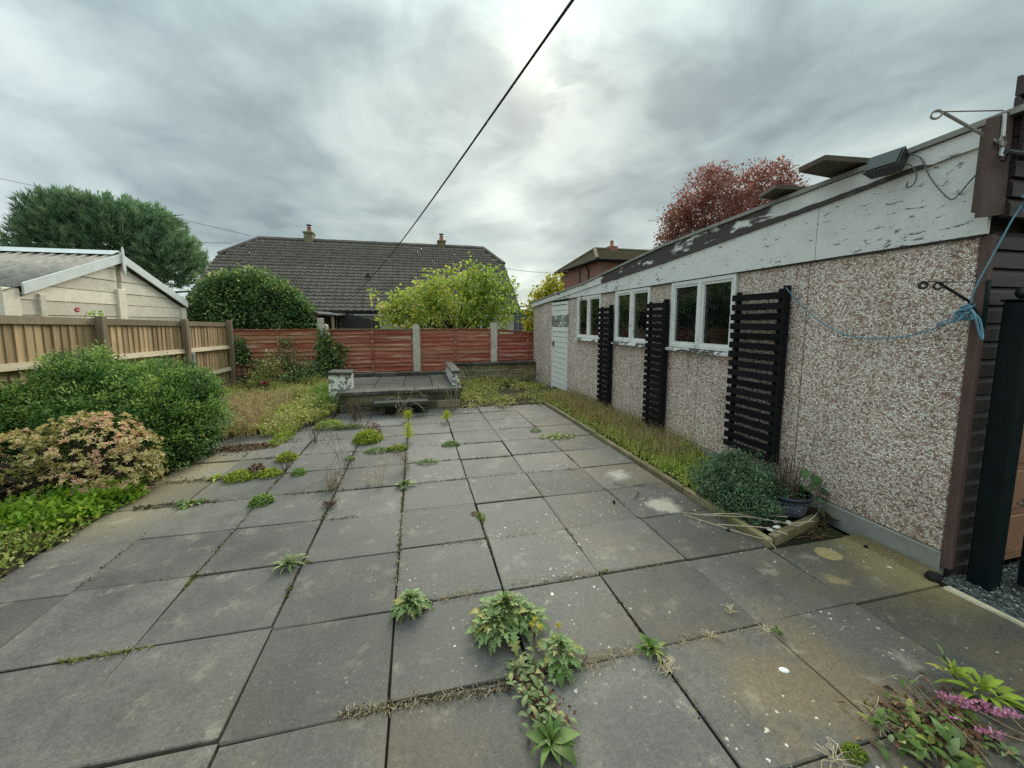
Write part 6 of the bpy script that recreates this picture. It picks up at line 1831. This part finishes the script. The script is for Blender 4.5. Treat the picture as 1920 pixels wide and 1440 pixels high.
straw('tall pale dead stalk between the two centre joints', -.35, 3.81, .17, 14, flat=2.0, m='pale_stem', name='dead_sprig', cat='dead weed', rad=.0018, curl=.3)
straw('short pale dead stalk beside the tall one', -.47, 3.84, .11, 12, flat=1.4, m='pale_stem', name='dead_sprig', cat='dead weed', rad=.0018, curl=.3)
straw('dead twiggy stalk in the far left joint', -1.28, 5.37, .20, 14, flat=2.0, m='dead', name='dead_sprig', cat='dead weed', rad=.0022, curl=.4)
straw('thin bare twigs standing in the joint before the lime cushion', -.72, 4.30, .28, 9, flat=2.2, m='dead', name='dead_sprig', cat='dead weed', rad=.0018, curl=.3)
straw('straw stalks in the centre joint above the dark green weed', -.13, 4.15, .13, 20, flat=1.6, m='stem', name='dead_sprig', cat='dead weed', rad=.002)
straw('brown dead stalk at the joint by the small green cushion', -1.34, 4.40, .12, 12, flat=1.5, m='dead', name='dead_sprig', cat='dead weed', rad=.002)
straw('dried weed in front of the garden step', -.95, 6.5, .26, 26, flat=1.3, m='dead', name='dead_sprig', cat='dead weed', rad=.003)
straw('arching pale stalks leaning over the garden step', -.25, 6.6, .42, 12, flat=.9, m='pale_stem', name='dead_sprig', cat='dead weed', rad=.0022)
straw('tall bleached stalks before the right end of the platform', .62, 6.9, .36, 9, flat=2.0, m='pale_stem', name='dead_sprig', cat='dead weed', rad=.0022, curl=.3)

# litter, moss and dry roots along the joints: uncountable
PV, FV, VV = [], [], []
parts = []
def joint_line(x0, y0, x1, y1, n, wid, L, Wd, var, zs=.008):
    tt = RNG.uniform(0, 1, n)**1.0
    xy = np.stack([x0+(x1-x0)*tt+RNG.normal(size=n)*wid, y0+(y1-y0)*tt+RNG.normal(size=n)*wid], 1)
    return low_leaves(xy, -.004, L, Wd, zs=zs, var=var)
def joint_straw(x0, y0, x1, y1, n, wid, L):
    tt = RNG.uniform(0, 1, n)
    P = np.stack([x0+(x1-x0)*tt+RNG.normal(size=n)*wid, y0+(y1-y0)*tt+RNG.normal(size=n)*wid, np.abs(RNG.normal(size=n))*.006], 1)
    d = rdir(n)*np.array([1, 1, .25])
    V, F = leaf_quads(P, d, rdir(n), RNG.uniform(.4, 1.3, n)*L, .0026, 0, .15)
    return (V, F, np.repeat(RNG.uniform(.1, 1, n), 4))
Lm, Ls = [], []
JY = lambda k: PY0+PYS*k
Ls += [joint_straw(-.32, 1.52, .36, 1.48, 520, .014, .035), joint_straw(.70, 1.52, .98, 1.52, 260, .014, .05), joint_straw(.08, 2.10, .34, 2.10, 200, .010, .045), joint_straw(.50, 2.12, 1.02, 2.10, 300, .014, .05),
       joint_straw(1.10, 2.10, 1.50, 2.09, 120, .010, .04), joint_straw(1.1, 1.5, 1.7, 1.52, 110, .008, .04), joint_straw(.1, 2.65, .45, 2.62, 120, .01, .035), joint_straw(.5, 2.64, .85, 2.63, 150, .01, .035), joint_straw(-.143, 2.2, -.143, 3.6, 170, .007, .03)]
Lm += [joint_line(-.32, 1.52, .36, 1.48, 420, .010, .014, .008, (.0, .25)), joint_line(-.143, 2.3, -.143, 5.6, 380, .006, .018, .010, (0, .7)), joint_line(-1.345, 2.6, -1.345, 5.6, 520, .007, .016, .011, (0, .8)), joint_line(-.744, 3.2, -.744, 6.4, 420, .007, .02, .012, (0, .8)),
       joint_line(.459, 2.4, .459, 5.6, 200, .005, .014, .009, (0, .6)), joint_line(-1.5, 2.09, -1.25, 2.08, 160, .006, .012, .008, (.3, 1)), joint_line(-1.62, 2.09, -1.52, 2.08, 90, .006, .012, .009, (.3, 1)), joint_line(-1.345, 2.55, -1.345, 2.64, 70, .005, .012, .008, (.3, 1)),
       joint_line(-1.2, 3.78, -.75, 3.78, 300, .005, .014, .010, (.15, .8)), joint_line(-.8, 2.64, -.68, 2.64, 70, .006, .012, .009, (.3, 1)), joint_line(1.07, 2.1, 1.14, 2.1, 60, .008, .012, .009, (.3, 1)),
       joint_line(-2.3, 3.80, -1.7, 3.78, 260, .02, .03, .014, (.0, .5)), joint_line(-2.35, 4.35, -1.9, 4.36, 200, .03, .03, .014, (.1, .8)), joint_line(-2.45, 5.0, -1.6, 5.6, 380, .08, .03, .014, (.0, .5))]
for k in range(4, 10): Lm.append(joint_line(-1.9, JY(k)+.0, 1.6, JY(k), 300, .008, .020, .011, (0, .6)))
for k in range(-1, 10):
    a_ = RNG.uniform(-1.9, 1.2); Lm.append(joint_line(a_, JY(k), a_+RNG.uniform(.2, .7), JY(k), 90, .006, .013, .009, (0, .6)))
    a_ = RNG.uniform(-1.9, 1.8); Ls.append(joint_straw(a_, JY(k), a_+RNG.uniform(.2, .6), JY(k), 90, .012, .035))
for x_ in PX[1:8]:
    for q_ in range(4):
        a_ = RNG.uniform(.8, 6.0); Lm.append(joint_line(x_, a_, x_, a_+RNG.uniform(.1, .5), 60, .006, .014, .009, (0, .7)))
Ls.append(joint_straw(.3, 1.58, .75, 1.5, 200, .03, .03))
V, F, va = joinV(Ls)
tag(link('joint_straw', np_mesh('joint_straw', V, F, MT['lf_straw'], va)), 'dry straw and roots caught along the paving joints', None, None, 'stuff')
V, F, va = joinV(Lm)
tag(link('joint_moss', np_mesh('joint_moss', V, F, MT['lf_joint'], va)), 'moss and tiny weeds lining the paving joints', None, None, 'stuff')

# ------------------------------------------------------------------ flowering clump in the near right corner
t = plant('oval_leaf_weed', 'spread of oval green leaves and dead leaves in the bottom right corner', 'weed', (1.75, .88, 0))
for k in range(84):
    x, y = WR.gauss(-.02, .085), WR.gauss(-.02, .075); s = WR.uniform(.035, .07); az = WR.uniform(0, 2*pi)
    link('leaf', leaves_of('oval', 'sl_green' if k % 3 else 'sl_pale')[k % 3], t, (x, y, WR.uniform(.006, .04)), (WR.uniform(-.5, .5), -radians(WR.uniform(0, 50)), az), (s, s*1.05, s))
for k in range(56):
    x, y = WR.gauss(.19, .09), WR.gauss(.06, .05); s = WR.uniform(.025, .05); az = WR.uniform(0, 2*pi)
    link('leaf', leaves_of('oval', 'sl_green')[k % 3], t, (x, y, WR.uniform(.004, .03)), (WR.uniform(-.5, .5), -radians(WR.uniform(-5, 40)), az), (s, s, s))
xy = np.stack([RNG.normal(size=420)*.13+1.90, RNG.normal(size=420)*.07+.93], 1)
fol_obj('dead_leaves', t, *low_leaves(xy, .004, .035, .016, zs=.012, var=(0, .9)), MT['lf_rust'])
t = plant('lime_leaved_plant', 'lime green narrow-leaved plant at the right picture edge beside pink flowers', 'plant', (2.22, .97, 0))
rosette(t, 'lance', 'sl_lime', 30, .105, 5, 60, (0, 0, .02), .07, 1, 0, .03)
rosette(t, 'lance', 'sl_lime', 10, .08, 20, 70, (-.04, .07, .04), .03, 1, 0, .03)
b = MB(); b.tube(smooth_path([(2.2, 1.0, .0), (2.19, 1.06, .06), (2.18, 1.08, .11)]), .003, 5); b.build('stem', MT['lf_green'], t)
link('leaf', leaves_of('oval', 'sl_pale')[0], t, (-.04, .11, .11), (0, -1.0, 1.8), (.045, .045, .045))
t = plant('pink_flower_spike', 'fallen pink flower spikes on long stems in the bottom right corner', 'flower', (2.0, .86, 0))
for (A_, B2, n, r_) in (((2.00, .985, .055), (2.10, .885, .075), 190, .016), ((1.99, .875, .03), (2.055, .835, .035), 60, .010), ((2.13, .885, .05), (2.19, .865, .06), 80, .012), ((1.95, .93, .03), (1.98, .92, .035), 24, .010)):
    tt = RNG.uniform(0, 1, n)[:, None]
    P = np.array(A_)*(1-tt)+np.array(B2)*tt+rdir(n)*r_*(.6+.6*tt)
    V, F = leaf_quads(P, rdir(n), rdir(n), .012, .010)
    fol_obj('flower_head', t, V, F, np.repeat(RNG.uniform(0, 1, n), 4), MT['lf_pink'])
b = MB()
for pts in ([(2.06, .90, .06), (2.10, .83, .05), (2.20, .74, .03), (2.35, .66, .02)], [(2.03, .86, .035), (2.09, .80, .04), (2.16, .76, .03)], [(2.16, .87, .055), (2.15, .82, .04), (2.16, .76, .03)], [(1.88, 1.04, .12), (1.91, 1.0, .09), (1.93, .95, .05), (1.92, .85, .03), (1.90, .78, .01)],
            [(1.80, 1.06, .10), (1.84, 1.03, .14), (1.88, 1.0, .10), (1.92, .95, .02)], [(1.80, 1.03, .06), (1.83, .99, .07), (1.9, .93, .02)], [(1.95, 1.04, .08), (2.0, 1.04, .09), (2.02, 1.0, .04)]):
    b.tube(smooth_path(pts, 4), .0017, 5)
b.build('stems', MT['stem'], t)
rosette(t, 'oval', 'sl_pale', 9, .05, 0, 40, (.02, -.055, .004), .03)

# ------------------------------------------------------------------ small litter on the slabs
b = MB(); b.lathe((0, 0, 0), [(0, .006), (.012, .0055), (.020, .003), (.0225, 0), (.019, -.001), (0, 0)], 16)
b.v = [(x*1.0, y*.72, z+.001) for x, y, z in b.v]
o = b.build('white_shell', MT['shell'], None, True); o.location = (1.553, 1.27, .001); o.rotation_euler = (0, 0, -.4); tag(o, 'small white oval shell lying alone on a near right slab', 'shell')
b = MB()
for k in range(5):
    c_ = Vector((WR.uniform(-.02, .02), WR.uniform(-.02, .02), .0)); b.lathe(c_, [(0, 0), (.025, .002), (.032, .014), (.022, .028+k*.003), (0, .034+k*.003)], 9)
b.v = [(x+.004*sin(80*y+z*60), y+.004*cos(70*x), z) for x, y, z in b.v]
o = b.build('black_rag', MT['rubbish'], None, True); o.location = (2.985, 1.565, .002); tag(o, 'crumpled black rag at the foot of the garage corner', 'rag')
for i, (pts, lab) in enumerate((([(1.82, 3.34, .004), (1.84, 3.27, .010), (1.90, 3.26, .004)], 'short dark twig left of the pair on the far slab'), ([(1.97, 3.24, .004), (2.02, 3.22, .008), (2.10, 3.24, .004)], 'dark twig nearest the kerb between the cement patches'), ([(1.83, 2.98, .004), (1.90, 3.04, .008), (1.96, 3.13, .004)], 'longest dark twig lying between the cement patches'))):
    wire('twig', pts, .003, MT['dead'], lab, 'twig')
for i, (x, y, lab) in enumerate(((2.97, 1.92, 'black plastic scrap beside the garage plinth'), (2.22, 2.33, 'dark clod on the slab left of the kerb corner'), (1.62, 2.95, 'tiny dark leaf on the slab near the large cement patch'))):
    b = MB(); b.lathe((0, 0, 0), [(0, 0), (.012, .001), (.014, .008), (.006, .018), (0, .02)], 7); b.v = [(x_*(1+.5*sin(90*y_)), y_, z_) for x_, y_, z_ in b.v]
    o = b.build('dark_scrap', MT['rubbish'], None, True); o.location = (x, y, .001); tag(o, lab, 'scrap')
